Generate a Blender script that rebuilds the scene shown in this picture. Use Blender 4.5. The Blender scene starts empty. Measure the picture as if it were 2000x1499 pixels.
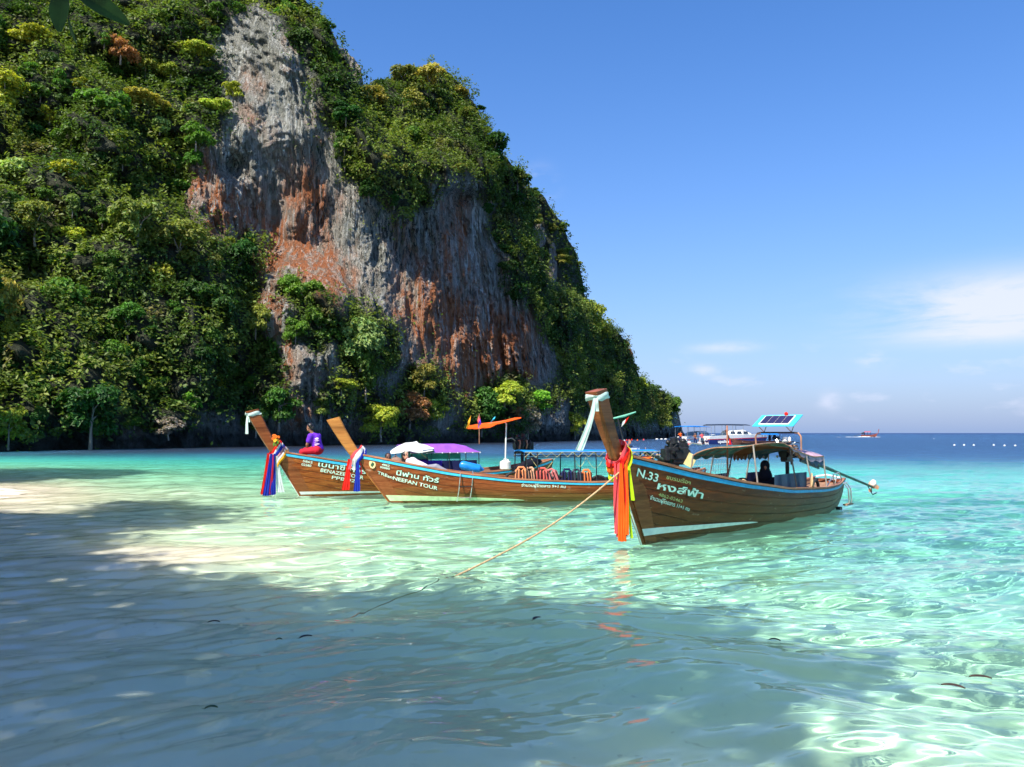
import bpy, bmesh, math, random
import numpy as np
from mathutils import Vector, Matrix
R = math.radians
random.seed(7)
SC = bpy.context.scene
COL = SC.collection

# ------------------------------------------------------------------ camera, sky, sun, exposure
CAM_H, FPX, PITCH = 1.8, 1560.0, math.atan(96.5 / 1560.0)
cam = bpy.data.cameras.new('camera')
cam_ob = bpy.data.objects.new('camera', cam)
COL.objects.link(cam_ob)
SC.camera = cam_ob
cam_ob.location = (0, 0, CAM_H)
cam_ob.rotation_euler = (R(90) + PITCH, 0, 0)
cam.sensor_width = 36
cam.lens = 36 * FPX / 2000
cam.clip_start = 0.1
cam.clip_end = 20000

SUN_AZ = (-0.58, -0.815)          # horizontal direction towards the sun
SUN_EL = R(50)
world = bpy.data.worlds.new('World')
SC.world = world
world.use_nodes = True
wn, wl = world.node_tree.nodes, world.node_tree.links
sky = wn.new('ShaderNodeTexSky')
sky.sky_type = 'NISHITA'
sky.sun_disc = False
sky.sun_elevation = SUN_EL
sky.sun_rotation = math.atan2(SUN_AZ[0], SUN_AZ[1])
sky.air_density = 1.0
sky.dust_density = 0.4
sky.ozone_density = 2.5
bg = wn['Background']
bg.inputs[1].default_value = 0.088
hsv = wn.new('ShaderNodeHueSaturation')
hsv.inputs['Hue'].default_value = 0.503
hsv.inputs['Saturation'].default_value = 1.32
hsv.inputs['Value'].default_value = 1.0
wl.new(sky.outputs[0], hsv.inputs['Color'])
# thin wisps of cloud low over the sea: noise over the view direction, thickest in a low band
tc = wn.new('ShaderNodeTexCoord')
sep = wn.new('ShaderNodeSeparateXYZ')
wl.new(tc.outputs['Generated'], sep.inputs[0])


def wmath(op, a, b=None, c=None, clamp=False):
    n = wn.new('ShaderNodeMath')
    n.operation = op
    n.use_clamp = clamp
    for i, v in enumerate((a, b, c)):
        if v is None:
            continue
        if isinstance(v, (int, float)):
            n.inputs[i].default_value = v
        else:
            wl.new(v, n.inputs[i])
    return n.outputs[0]


def wramp(v, lo, hi):
    n = wn.new('ShaderNodeMapRange')
    n.interpolation_type = 'SMOOTHSTEP'
    n.inputs['From Min'].default_value = lo
    n.inputs['From Max'].default_value = hi
    wl.new(v, n.inputs['Value'])
    return n.outputs[0]


az = wmath('ARCTAN2', sep.outputs[0], sep.outputs[1])
mapv = wn.new('ShaderNodeMapping')
mapv.inputs['Scale'].default_value = (1.0, 1.0, 5.0)
mapv.inputs['Rotation'].default_value = (0.0, R(9), 0.0)
wl.new(tc.outputs['Generated'], mapv.inputs['Vector'])
nz = wn.new('ShaderNodeTexNoise')
nz.inputs['Scale'].default_value = 5.5
nz.inputs['Detail'].default_value = 9
nz.inputs['Roughness'].default_value = 0.62
nz.inputs['Distortion'].default_value = 0.35
wl.new(mapv.outputs[0], nz.inputs['Vector'])
nz2 = wn.new('ShaderNodeTexNoise')
nz2.inputs['Scale'].default_value = 17
nz2.inputs['Detail'].default_value = 6
mapv2 = wn.new('ShaderNodeMapping')
mapv2.inputs['Scale'].default_value = (1.0, 1.0, 2.6)
wl.new(tc.outputs['Generated'], mapv2.inputs['Vector'])
wl.new(mapv2.outputs[0], nz2.inputs['Vector'])


def blob(a0, z0, ra, rz):
    da = wmath('DIVIDE', wmath('SUBTRACT', az, a0), ra)
    dz = wmath('DIVIDE', wmath('SUBTRACT', sep.outputs[2], z0), rz)
    d2 = wmath('ADD', wmath('MULTIPLY', da, da), wmath('MULTIPLY', dz, dz))
    return wmath('POWER', 2.718, wmath('MULTIPLY', d2, -1.0))


# one bank of stretched cloud to the right, and small puffs near the horizon
bank = blob(0.56, 0.140, 0.115, 0.030)
bank = wmath('ADD', bank, wmath('MULTIPLY', blob(0.54, 0.108, 0.10, 0.012), 0.5))
bank = wmath('MULTIPLY', bank, 1.35)
c1 = wmath('MULTIPLY', wramp(nz.outputs[0], 0.30, 0.58), bank, clamp=True)
low = wmath('MULTIPLY', wramp(sep.outputs[2], 0.004, 0.03), wmath('SUBTRACT', 1.0, wramp(sep.outputs[2], 0.05, 0.13)))
c2 = wmath('MULTIPLY', wmath('MULTIPLY', wramp(nz2.outputs[0], 0.58, 0.74), low), 0.3)
puffs = wmath('ADD', blob(0.427, 0.083, 0.018, 0.011), blob(0.235, 0.077, 0.014, 0.006))
puffs = wmath('ADD', puffs, blob(0.378, 0.036, 0.012, 0.010))
puffs = wmath('ADD', puffs, blob(0.262, 0.103, 0.035, 0.006))
puffs = wmath('ADD', puffs, blob(0.033, 0.30, 0.018, 0.016))
c3 = wmath('MULTIPLY', wmath('MULTIPLY', wramp(nz2.outputs[0], 0.40, 0.62), puffs), 0.55)
cl = wmath('ADD', wmath('ADD', wmath('MULTIPLY', c1, 0.85), c2), c3, clamp=True)
mixc = wn.new('ShaderNodeMix')
mixc.data_type = 'RGBA'
wl.new(cl, mixc.inputs['Factor'])
tintn = wn.new('ShaderNodeMix')
tintn.data_type = 'RGBA'
tintn.blend_type = 'MULTIPLY'
tintn.inputs['Factor'].default_value = 1.0
tintn.inputs['B'].default_value = (1.25, 1.16, 1.30, 1)
wl.new(hsv.outputs[0], tintn.inputs['A'])
# sea haze that pales the sky evenly all round the horizon
hz = wmath('POWER', 2.718, wmath('MULTIPLY', wmath('MAXIMUM', sep.outputs[2], 0.0), -4.4))
mixh = wn.new('ShaderNodeMix')
mixh.data_type = 'RGBA'
wl.new(wmath('MULTIPLY', hz, 0.92), mixh.inputs['Factor'])
wl.new(tintn.outputs['Result'], mixh.inputs['A'])
mixh.inputs['B'].default_value = (1.50, 2.38, 4.35, 1)
wl.new(mixh.outputs['Result'], mixc.inputs['A'])
mixc.inputs['B'].default_value = (5.2, 5.4, 6.6, 1)
wl.new(mixc.outputs['Result'], bg.inputs[0])

sun = bpy.data.lights.new('sun', 'SUN')
sun.energy = 5.0
sun.color = (1.0, 0.93, 0.82)
sun.angle = R(0.53)
sun.cycles.is_caustics_light = True
sun_ob = bpy.data.objects.new('sun', sun)
COL.objects.link(sun_ob)
SUN = Vector((SUN_AZ[0] * math.cos(SUN_EL), SUN_AZ[1] * math.cos(SUN_EL), math.sin(SUN_EL))).normalized()
sun_ob.rotation_euler = SUN.to_track_quat('Z', 'Y').to_euler()

vs = SC.view_settings
vs.view_transform = 'Standard'
vs.look = 'None'
vs.gamma = 1.0
vs.use_curve_mapping = False
vs.exposure = 0.95
SC.cycles.max_bounces = 10
SC.cycles.transparent_max_bounces = 12
SC.cycles.sample_clamp_indirect = 6

# ------------------------------------------------------------------ helpers
CP, SP = math.cos(PITCH), math.sin(PITCH)


def ray(px, py):
    """direction through a photograph pixel, scaled so that its y is 1"""
    cx, cy = (px - 1000.0) / FPX, (749.5 - py) / FPX
    dy = CP - cy * SP
    dz = SP + cy * CP
    return cx / dy, dz / dy


def at(px, py, Y):
    a, b = ray(px, py)
    return Vector((a * Y, Y, CAM_H + b * Y))


def ground(px, py, z=0.0):
    a, b = ray(px, py)
    Y = (z - CAM_H) / b
    return Vector((a * Y, Y, z))


def tag(o, label=None, cat=None, group=None, kind=None):
    if label: o['label'] = label
    if cat: o['category'] = cat
    if group: o['group'] = group
    if kind: o['kind'] = kind
    return o


def empty(name, loc=(0, 0, 0), rz=0.0, label=None, cat=None, group=None):
    o = bpy.data.objects.new(name, None)
    COL.objects.link(o)
    o.location = loc
    o.rotation_euler = (0, 0, rz)
    o.empty_display_size = 0.2
    return tag(o, label, cat, group)


def link_mesh(name, me, mat=None, parent=None):
    if mat is not None and not me.materials:
        me.materials.append(mat)
    o = bpy.data.objects.new(name, me)
    COL.objects.link(o)
    if parent is not None:
        o.parent = parent
    return o


def np_mesh(name, V, F, smooth=True):
    """V (n,3) floats, F (m,k) ints, all faces of one size"""
    me = bpy.data.meshes.new(name)
    V = np.ascontiguousarray(V, dtype=np.float32)
    F = np.ascontiguousarray(F, dtype=np.int32)
    me.vertices.add(len(V))
    me.vertices.foreach_set('co', V.ravel())
    k = F.shape[1]
    me.loops.add(F.size)
    me.loops.foreach_set('vertex_index', F.ravel())
    me.polygons.add(len(F))
    me.polygons.foreach_set('loop_start', np.arange(len(F), dtype=np.int32) * k)
    me.polygons.foreach_set('use_smooth', np.full(len(F), smooth))
    me.update(calc_edges=True)
    return me


def set_col(me, name, rgb):
    a = me.color_attributes.new(name, 'FLOAT_COLOR', 'POINT')
    c = np.ones((len(me.vertices), 4), dtype=np.float32)
    c[:, :rgb.shape[1]] = rgb
    a.data.foreach_set('color', c.ravel())


def grid_faces(nr, nc):
    i = np.arange(nr * nc).reshape(nr, nc)
    return np.stack([i[:-1, :-1], i[:-1, 1:], i[1:, 1:], i[1:, :-1]], -1).reshape(-1, 4)


_perm = {}


def _tab(seed):
    if seed not in _perm:
        _perm[seed] = np.random.default_rng(seed).random((256, 256)).astype(np.float32)
    return _perm[seed]


def vn(x, y, seed=0):
    """smooth value noise, -1..1"""
    t = _tab(seed)
    xi, yi = np.floor(x).astype(int), np.floor(y).astype(int)
    fx, fy = x - xi, y - yi
    fx = fx * fx * fx * (fx * (fx * 6 - 15) + 10)
    fy = fy * fy * fy * (fy * (fy * 6 - 15) + 10)
    a, b = t[xi & 255, yi & 255], t[(xi + 1) & 255, yi & 255]
    c, d = t[xi & 255, (yi + 1) & 255], t[(xi + 1) & 255, (yi + 1) & 255]
    return ((a * (1 - fx) + b * fx) * (1 - fy) + (c * (1 - fx) + d * fx) * fy) * 2 - 1


def fbm(x, y, seed=0, o=4, g=0.5):
    s, a = 0, 1.0
    for i in range(o):
        s = s + a * vn(x * 2 ** i + 17.3 * i, y * 2 ** i + 5.1 * i, seed + i)
        a *= g
    return s


def rng(seed):
    return np.random.default_rng(seed)


class MB:
    """collects simple shapes and links them as one mesh object"""

    def __init__(s):
        s.bm = bmesh.new()

    def box(s, c, size, rot=None, taper=1.0):
        v = []
        for dz in (-1, 1):
            k = taper if dz > 0 else 1.0
            for dx, dy in ((-1, -1), (1, -1), (1, 1), (-1, 1)):
                p = Vector((dx * size[0] / 2 * k, dy * size[1] / 2 * k, dz * size[2] / 2))
                if rot is not None: p = rot @ p
                v.append(s.bm.verts.new(Vector(c) + p))
        for f in ((3, 2, 1, 0), (4, 5, 6, 7), (0, 1, 5, 4), (1, 2, 6, 5), (2, 3, 7, 6), (3, 0, 4, 7)):
            s.bm.faces.new([v[i] for i in f])
        return s

    def tube(s, pts, r, n=8, cap=True, closed=False):
        pts = [Vector(p) for p in pts]
        m = len(pts)
        rr = r if isinstance(r, (list, tuple)) else [r] * m
        rings = []
        up = None
        for i, p in enumerate(pts):
            if closed:
                d = pts[(i + 1) % m] - pts[i - 1]
            else:
                d = pts[min(i + 1, m - 1)] - pts[max(i - 1, 0)]
            d.normalize()
            if up is None:
                up = Vector((0, 0, 1)) if abs(d.z) < 0.9 else Vector((1, 0, 0))
            a = d.cross(up).normalized()
            b = a.cross(d).normalized()
            up = b
            rings.append([s.bm.verts.new(p + (a * math.cos(t) + b * math.sin(t)) * rr[i]) for t in [2 * math.pi * k / n for k in range(n)]])
        for i in range(m if closed else m - 1):
            A, B = rings[i], rings[(i + 1) % m]
            for k in range(n):
                s.bm.faces.new((A[k], A[(k + 1) % n], B[(k + 1) % n], B[k]))
        if cap and not closed:
            s.bm.faces.new(rings[0][::-1])
            s.bm.faces.new(rings[-1])
        return s

    def ell(s, c, rad, rot=None, u=12, v=8):
        r = bmesh.ops.create_uvsphere(s.bm, u_segments=u, v_segments=v, radius=1.0)
        M = Matrix.Diagonal(Vector(rad)).to_3x3()
        for w in r['verts']:
            p = M @ w.co
            if rot is not None: p = rot @ p
            w.co = p + Vector(c)
        return s

    def sheet(s, P, thick=0.0):
        """P: rows of points"""
        nr, nc = len(P), len(P[0])
        vv = [[s.bm.verts.new(p) for p in row] for row in P]
        fs = []
        for i in range(nr - 1):
            for j in range(nc - 1):
                fs.append(s.bm.faces.new((vv[i][j], vv[i][j + 1], vv[i + 1][j + 1], vv[i + 1][j])))
        if thick:
            bmesh.ops.recalc_face_normals(s.bm, faces=fs)
            bmesh.ops.solidify(s.bm, geom=fs, thickness=thick)
        return s

    def build(s, name, mat, parent=None, smooth=True, bevel=0.0):
        bmesh.ops.recalc_face_normals(s.bm, faces=s.bm.faces[:])
        if bevel:
            bmesh.ops.bevel(s.bm, geom=s.bm.edges[:], offset=bevel, segments=1, affect='EDGES', profile=0.5)
        me = bpy.data.meshes.new(name)
        s.bm.to_mesh(me)
        s.bm.free()
        if smooth:
            me.polygons.foreach_set('use_smooth', [True] * len(me.polygons))
            try:
                me.set_sharp_from_angle(angle=R(35))
            except Exception:
                pass
        return link_mesh(name, me, mat, parent)


# ------------------------------------------------------------------ material helpers
def new_mat(name):
    m = bpy.data.materials.new(name)
    m.use_nodes = True
    nt = m.node_tree
    return m, nt, nt.nodes['Principled BSDF']


def N(nt, kind, **kw):
    n = nt.nodes.new(kind)
    for k, v in kw.items():
        if k.startswith('i_'):
            n.inputs[k[2:].replace('_', ' ')].default_value = v
        else:
            setattr(n, k, v)
    return n


def M(nt, op, a, b=None, clamp=False):
    n = nt.nodes.new('ShaderNodeMath')
    n.operation = op
    n.use_clamp = clamp
    for i, v in enumerate((a, b)):
        if v is None: continue
        if isinstance(v, (int, float)): n.inputs[i].default_value = v
        else: nt.links.new(v, n.inputs[i])
    return n.outputs[0]


def mixrgb(nt, f, a, b, mode='MIX'):
    n = nt.nodes.new('ShaderNodeMix')
    n.data_type = 'RGBA'
    n.blend_type = mode
    for k, v in (('Factor', f), ('A', a), ('B', b)):
        s = n.inputs[k] if k == 'Factor' else [x for x in n.inputs if x.name == k and x.type == 'RGBA'][0]
        if isinstance(v, (int, float)): s.default_value = v
        elif isinstance(v, tuple): s.default_value = (*v[:3], 1)
        else: nt.links.new(v, s)
    return [x for x in n.outputs if x.type == 'RGBA'][0]


def ramp(nt, v, lo, hi):
    n = nt.nodes.new('ShaderNodeMapRange')
    n.interpolation_type = 'SMOOTHSTEP'
    n.inputs['From Min'].default_value = lo
    n.inputs['From Max'].default_value = hi
    nt.links.new(v, n.inputs['Value'])
    return n.outputs[0]


def noise(nt, scale=(1, 1, 1), s=1.0, detail=4, rough=0.55, dist=0.0, coord='Object', rot=(0, 0, 0)):
    t = nt.nodes.new('ShaderNodeTexCoord')
    m = nt.nodes.new('ShaderNodeMapping')
    m.inputs['Scale'].default_value = scale
    m.inputs['Rotation'].default_value = rot
    if coord == 'World':
        g = nt.nodes.new('ShaderNodeNewGeometry')
        nt.links.new(g.outputs['Position'], m.inputs['Vector'])
    else:
        nt.links.new(t.outputs[coord], m.inputs['Vector'])
    n = nt.nodes.new('ShaderNodeTexNoise')
    n.inputs['Scale'].default_value = s
    n.inputs['Detail'].default_value = detail
    n.inputs['Roughness'].default_value = rough
    n.inputs['Distortion'].default_value = dist
    nt.links.new(m.outputs[0], n.inputs['Vector'])
    return n.outputs[0]


def bump(nt, h, strength, dist, bsdf):
    b = nt.nodes.new('ShaderNodeBump')
    b.inputs['Strength'].default_value = strength
    b.inputs['Distance'].default_value = dist
    nt.links.new(h, b.inputs['Height'])
    nt.links.new(b.outputs[0], bsdf.inputs['Normal'])
    return b


def plain(name, col, rough=0.6, metal=0.0, var=0.18, s=6.0, bumps=0.0, scale=(1, 1, 1), translucent=0.0, spec=0.5):
    """a surface colour with soft mottling and wear"""
    m, nt, p = new_mat(name)
    n1 = noise(nt, scale, s, 5)
    a = tuple(c * (1 - var) for c in col)
    b = tuple(min(1, c * (1 + var)) for c in col)
    c = mixrgb(nt, ramp(nt, n1, 0.3, 0.7), a, b)
    nt.links.new(c, p.inputs['Base Color'])
    p.inputs['Roughness'].default_value = rough
    p.inputs['Metallic'].default_value = metal
    p.inputs['Specular IOR Level'].default_value = spec
    if bumps: bump(nt, n1, bumps, 0.02, p)
    if translucent:
        t = N(nt, 'ShaderNodeBsdfTranslucent')
        nt.links.new(c, t.inputs[0])
        mx = N(nt, 'ShaderNodeMixShader')
        mx.inputs[0].default_value = translucent
        nt.links.new(p.outputs[0], mx.inputs[1])
        nt.links.new(t.outputs[0], mx.inputs[2])
        nt.links.new(mx.outputs[0], nt.nodes['Material Output'].inputs[0])
    return m

# ------------------------------------------------------------------ sea bed and sea
def shore(y):
    return -1.2 - 0.55 * y - 0.022 * np.clip(y - 20, 0, 60) ** 2


def depth_at(x, y):
    s = (x - shore(y)) * 0.88
    d = 0.09 + 0.06 * s + 0.012 * np.clip(s, 0, 5) ** 1.5 + 0.042 * np.maximum(0, s - 5) - 0.0009 * np.clip(s, 0, 50) ** 2
    d = d + 0.0009 * np.maximum(0, y - 20) ** 2
    d = d + 0.06 * fbm(x * .25, y * .25, 3, 3)
    d = d - 0.30 * np.exp(-(((x + 4.6) / 1.6) ** 2 + ((y - 12.2) / 1.3) ** 2)) - 0.12 * np.exp(-(((x + 16) / 3.0) ** 2 + ((y - 24) / 2.6) ** 2))
    return np.minimum(d, 9.0)


# bed: one sheet that rises out of the water as the beach behind and to the left of the viewer
ys = np.concatenate([np.linspace(-45, 2, 40), 2 + np.geomspace(.12, 900, 240)])
xs_ = np.concatenate([-np.geomspace(1200, 20, 40), np.linspace(-19, 40, 240), np.geomspace(41, 1500, 40)])
BX, BY = np.meshgrid(xs_, ys)
BZ = -depth_at(BX, BY)
BZ = np.where(BZ > 0, np.minimum(BZ * 0.7, 2.2 + 0.02 * BZ), BZ) + 0.012 * fbm(BX * 1.5, BY * 1.5, 8, 2)
bed_me = np_mesh('seabed', np.stack([BX, BY, BZ], -1).reshape(-1, 3), grid_faces(*BX.shape))
m_bed, nt, p = new_mat('pale_sand')
n1 = noise(nt, (1, 1, 1), 0.5, 5, coord='World')
n2 = noise(nt, (1, 1, 1), 9, 6, coord='World')
c = mixrgb(nt, ramp(nt, n1, 0.35, 0.65), (0.72, 0.65, 0.52), (0.80, 0.73, 0.60))
c = mixrgb(nt, ramp(nt, n2, 0.62, 0.75), c, (0.60, 0.54, 0.42))
nt.links.new(c, p.inputs['Base Color'])
p.inputs['Roughness'].default_value = 0.95
p.inputs['Specular IOR Level'].default_value = 0.1
bed = link_mesh('seabed', bed_me, m_bed)
tag(bed, 'pale sand sea bed rising to the beach behind the viewer', None, None, 'structure')
bed.cycles.is_caustics_receiver = True


# sea: waves as real relief, fine near the viewer, coarser with distance
def waves(x, y):
    """wave height: a low swell that wraps round the shallows, wind waves, and fine ripples"""
    wx = x + 0.9 * vn(x * .16, y * .16, 40)
    wy = y + 0.9 * vn(x * .16 + 9, y * .16, 41)
    sh = np.clip(depth_at(x, y) / 1.0, 0.25, 1.5)
    z = 0
    r = rng(11)
    dist = np.sqrt(x * x + y * y)
    lams = [3.1, 2.2, 1.6, 1.15, .85, .62, .46, .35, .27, .2, .15]
    amps = [.038, .026, .018, .0135, .0115, .0105, .0086, .0062, .0044, .0028, .0016]
    for lam, am in zip(lams, amps):
        for j in range(3):
            th = R(104) + r.normal(0, .34) if lam > .9 else R(104) + r.normal(0, .42)
            k = 2 * math.pi / (lam * r.uniform(.86, 1.14))
            ph = k * (math.cos(th) * wx + math.sin(th) * wy) + r.uniform(0, 6.28)
            env = 0.65 + 0.6 * vn(x / (lam * 4) + 3 * j, y / (lam * 4) + lam * 7, 50 + j)
            fade = np.clip(1.6 - dist * 0.010 / lam, 0, 1)
            s = np.sin(ph)
            z = z + am * .62 * env * fade * (s + 0.22 * np.cos(2 * ph))
    # two longer swell lines coming in to the beach on the left
    s = x - shore(y)
    for s0, a0, w0 in ((2.6, .085, .55), (5.4, .07, .7), (9.0, .05, 1.0)):
        q = (s - s0 + .7 * vn(x * .22, y * .22, 60)) / w0
        z = z + a0 * np.exp(-q * q) * np.clip(.5 + .9 * vn(y * .15 + s0, x * .05, 61), 0, 1.2)
    return z * np.clip(1.25 - dist * 0.012, 0.35, 1)


rr = np.concatenate([np.linspace(1.2, 3, 30)[:-1], np.exp(np.arange(math.log(3), math.log(75), .0043)), np.geomspace(76, 9000, 150)])
an = np.concatenate([np.linspace(-100, -43, 60)[:-1], np.linspace(-43, 43, 820), np.linspace(43, 100, 60)[1:]])
RR, AN = np.meshgrid(rr, np.radians(an), indexing='ij')
WX, WY = RR * np.sin(AN), RR * np.cos(AN)
WZ = waves(WX, WY) * np.clip(1.6 - RR / 150, 0, 1)
sea_me = np_mesh('sea', np.stack([WX, WY, WZ], -1).reshape(-1, 3), grid_faces(*WX.shape))
dd = np.maximum(depth_at(WX, WY), 0.0).ravel()
dd = dd + 0.8 * np.clip(dd - 2.2, 0, 1) * fbm(WX.ravel() * .035, WY.ravel() * .09, 90, 4)
kd = [0, .15, .3, .5, .8, 1.2, 1.8, 2.6, 4.0, 6.0, 9.0]
kr = [1, .80, .46, .27, .16, .09, .045, .016, .005, .003, .003]
kg = [1, .97, .96, .96, .95, .94, .92, .82, .38, .08, .028]
kb = [1, .80, .69, .62, .60, .61, .66, .74, .58, .34, .20]
tint = np.sqrt(np.stack([np.interp(dd, kd, k) for k in (kr, kg, kb)], -1))
set_col(sea_me, 'water_tint', tint)
m_sea, nt, p = new_mat('clear_turquoise_water')
att = N(nt, 'ShaderNodeVertexColor', layer_name='water_tint')
nt.links.new(att.outputs[0], p.inputs['Base Color'])
p.inputs['Transmission Weight'].default_value = 1.0
p.inputs['Roughness'].default_value = 0.0
p.inputs['IOR'].default_value = 1.333
g = N(nt, 'ShaderNodeCameraData')
na = noise(nt, (1.0, 2.2, 1), 1.1, 7, 0.62, coord='World')
nb = noise(nt, (1.0, 1.8, 1), 0.22, 5, 0.6, coord='World')
b = bump(nt, M(nt, 'ADD', na, M(nt, 'MULTIPLY', nb, 2.2)), 1.0, 1.8, p)
# wind ripples take over from the modelled relief with distance from the beach
pos = N(nt, 'ShaderNodeNewGeometry')
ln = N(nt, 'ShaderNodeVectorMath', operation='LENGTH')
nt.links.new(pos.outputs['Position'], ln.inputs[0])
nt.links.new(M(nt, 'MULTIPLY', ramp(nt, ln.outputs['Value'], 9, 120), 0.9), b.inputs['Strength'])
nt.links.new(M(nt, 'MULTIPLY', ramp(nt, ln.outputs['Value'], 16, 120), 0.78), p.inputs['Roughness'])
sea = link_mesh('sea', sea_me, m_sea)
tag(sea, 'clear turquoise sea turning deep blue towards the horizon', None, None, 'structure')
sea.cycles.is_caustics_caster = True

# ------------------------------------------------------------------ limestone cliff
def interp(x, pts):
    a = np.array(pts, float)
    return np.interp(x, a[:, 0], a[:, 1])


def in_poly(px, py, poly):
    px, py = np.asarray(px, float), np.asarray(py, float)
    ins = np.zeros(px.shape, bool)
    n = len(poly)
    for i in range(n):
        x0, y0 = poly[i]
        x1, y1 = poly[(i + 1) % n]
        c = ((y0 > py) != (y1 > py)) & (px < (x1 - x0) * (py - y0) / ((y1 - y0) + 1e-9) + x0)
        ins ^= c
    return ins


def soft_poly(px, py, poly, w=9.0, seed=70):
    """inside test with a ragged edge"""
    qx = px + w * 2.2 * fbm(px * .03, py * .02, seed, 4)
    qy = py + w * 2.2 * fbm(px * .03 + 31, py * .02, seed + 5, 4)
    return in_poly(qx, qy, poly)


def rbf(pts):
    P = np.array(pts, float)
    X = P[:, :2] / 100.0
    d = np.sqrt(((X[:, None] - X[None]) ** 2).sum(-1))
    n = len(X)
    A = np.zeros((n + 3, n + 3))
    A[:n, :n] = d + np.eye(n) * 0.05
    A[:n, n] = 1
    A[:n, n + 1:] = X
    A[n, :n] = 1
    A[n + 1:, :n] = X.T
    w = np.linalg.solve(A, np.concatenate([P[:, 2], [0, 0, 0]]))

    def f(px, py):
        px, py = np.asarray(px, float) / 100, np.asarray(py, float) / 100
        r = w[n] + w[n + 1] * px + w[n + 2] * py
        for i in range(n):
            r = r + w[i] * np.sqrt((px - X[i, 0]) ** 2 + (py - X[i, 1]) ** 2)
        return r
    return f


BASE = [(-500, 56), (-200, 64), (0, 74), (300, 90), (560, 106), (800, 128), (1000, 152), (1110, 172), (1200, 205), (1280, 245), (1345, 285)]
OFF = rbf([
    (-450, 900, 0), (-450, 600, 7), (-450, 200, 28), (-450, -300, 60),
    (0, 890, 0), (0, 700, 7), (0, 500, 16), (0, 300, 28), (0, 100, 40), (0, -200, 58),
    (250, 885, 0), (250, 700, 6), (250, 500, 13), (250, 300, 24), (250, 100, 36), (250, -200, 54),
    (400, 880, 0), (400, 700, 6), (390, 560, 10), (400, 400, 20), (400, 250, 24), (400, 60, 33), (430, -200, 50),
    (520, 880, 0), (520, 700, 13), (520, 500, 19), (500, 300, 21), (510, 120, 24), (560, 0, 29), (580, -150, 44),
    (600, 860, 0), (600, 700, 2), (590, 600, 3), (620, 480, 15), (620, 300, 16), (620, 160, 18), (640, 60, 24),
    (720, 860, 0), (720, 700, 4), (730, 560, 9), (740, 430, 8), (700, 300, 12), (700, 200, 20),
    (850, 860, 0), (850, 700, 6), (850, 500, 9), (870, 400, 12), (870, 350, 6), (860, 300, 9), (820, 230, 20), (820, 130, 34), (920, 200, 30),
    (970, 860, 0), (980, 700, 5), (980, 500, 9), (960, 340, 14), (1010, 360, 22),
    (1080, 860, 2), (1090, 740, 6), (1060, 600, 10), (1030, 480, 14), (1120, 640, 16),
    (1160, 860, 0), (1160, 740, 8), (1160, 640, 18), (1230, 860, 0), (1230, 740, 12), (1320, 860, 0), (1320, 800, 6)])
SKYLINE = [(-500, -420), (-100, -330), (200, -240), (420, -150), (520, -70), (580, -20), (612, 12), (640, 40), (660, 95), (690, 150), (705, 178),
           (722, 176), (738, 156), (770, 150), (800, 146), (830, 132), (870, 142), (900, 160), (918, 192), (934, 212), (944, 240),
           (958, 290), (990, 306), (1012, 336), (1028, 372), (1038, 430), (1050, 500), (1066, 556), (1100, 574), (1142, 592), (1165, 616), (1195, 640),
           (1217, 668), (1238, 706), (1252, 742), (1285, 758), (1310, 782), (1325, 806), (1332, 838), (1342, 852)]
ROCK = [(428, 62), (455, 40), (480, 24), (535, 18), (556, 62), (588, 112), (618, 172), (648, 250), (676, 330), (716, 382), (780, 420), (826, 400), (842, 352),
        (880, 340), (930, 362), (948, 420), (976, 500), (1000, 580), (1036, 630), (1084, 690), (1104, 770), (1122, 866), (540, 880),
        (556, 800), (548, 722), (530, 662), (512, 610), (498, 560), (500, 500), (482, 462), (440, 470), (402, 462), (372, 420), (368, 370), (392, 300),
        (412, 252), (446, 205), (424, 160), (424, 110)]
LOWROCK = [(-520, 862), (100, 846), (330, 828), (450, 812), (560, 800), (560, 900), (-520, 930)]
ENDROCK = [(1130, 800), (1200, 828), (1290, 826), (1322, 800), (1345, 800), (1350, 880), (1120, 880)]
# growth that stands in front of the rock face
TUFTS = [[(545, 560), (570, 540), (635, 565), (660, 620), (650, 680), (600, 700), (575, 660), (560, 620)],
         [(652, 640), (700, 606), (752, 640), (770, 700), (755, 740), (700, 760), (665, 715)],
         [(440, 480), (490, 460), (504, 520), (490, 570), (450, 560)],
         [(900, 770), (960, 740), (1090, 745), (1094, 800), (1010, 830), (930, 850), (890, 820)],
         [(706, 812), (760, 770), (800, 720), (842, 712), (882, 790), (830, 846), (720, 850)],
         [(620, 765), (655, 738), (700, 756), (690, 785), (640, 795)]]


def is_rock(px, py, ragged=True):
    f = soft_poly if ragged else (lambda a, b, c, *k: in_poly(a, b, c))
    r = f(px, py, ROCK) | f(px, py, LOWROCK, 5.0) | f(px, py, ENDROCK, 4.0)
    for t in TUFTS:
        r &= ~f(px, py, t)
    return r


def waterline(px):
    Y = interp(px, BASE)
    # pixel row where the plane z = 0 lies at distance Y
    a = -CAM_H / Y
    cy = (a * CP - SP) / (CP + a * SP)
    return 749.5 - cy * FPX


def rock_amount(px, py):
    """0..1, smooth"""
    s = 0
    for ox, oy in ((0, 0), (10, 0), (-10, 0), (0, 10), (0, -10), (7, 7), (-7, -7), (7, -7), (-7, 7)):
        s = s + is_rock(px + ox, py + oy).astype(float)
    return s / 9.0


def cliff_point(px, py, extra=0.0):
    """a point of the smooth cliff body on the line of sight through a pixel"""
    Y = interp(px, BASE) + np.maximum(OFF(px, py), -1.0) + extra
    a, b = ray(px, py)
    return a * Y, Y, CAM_H + b * Y


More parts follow.
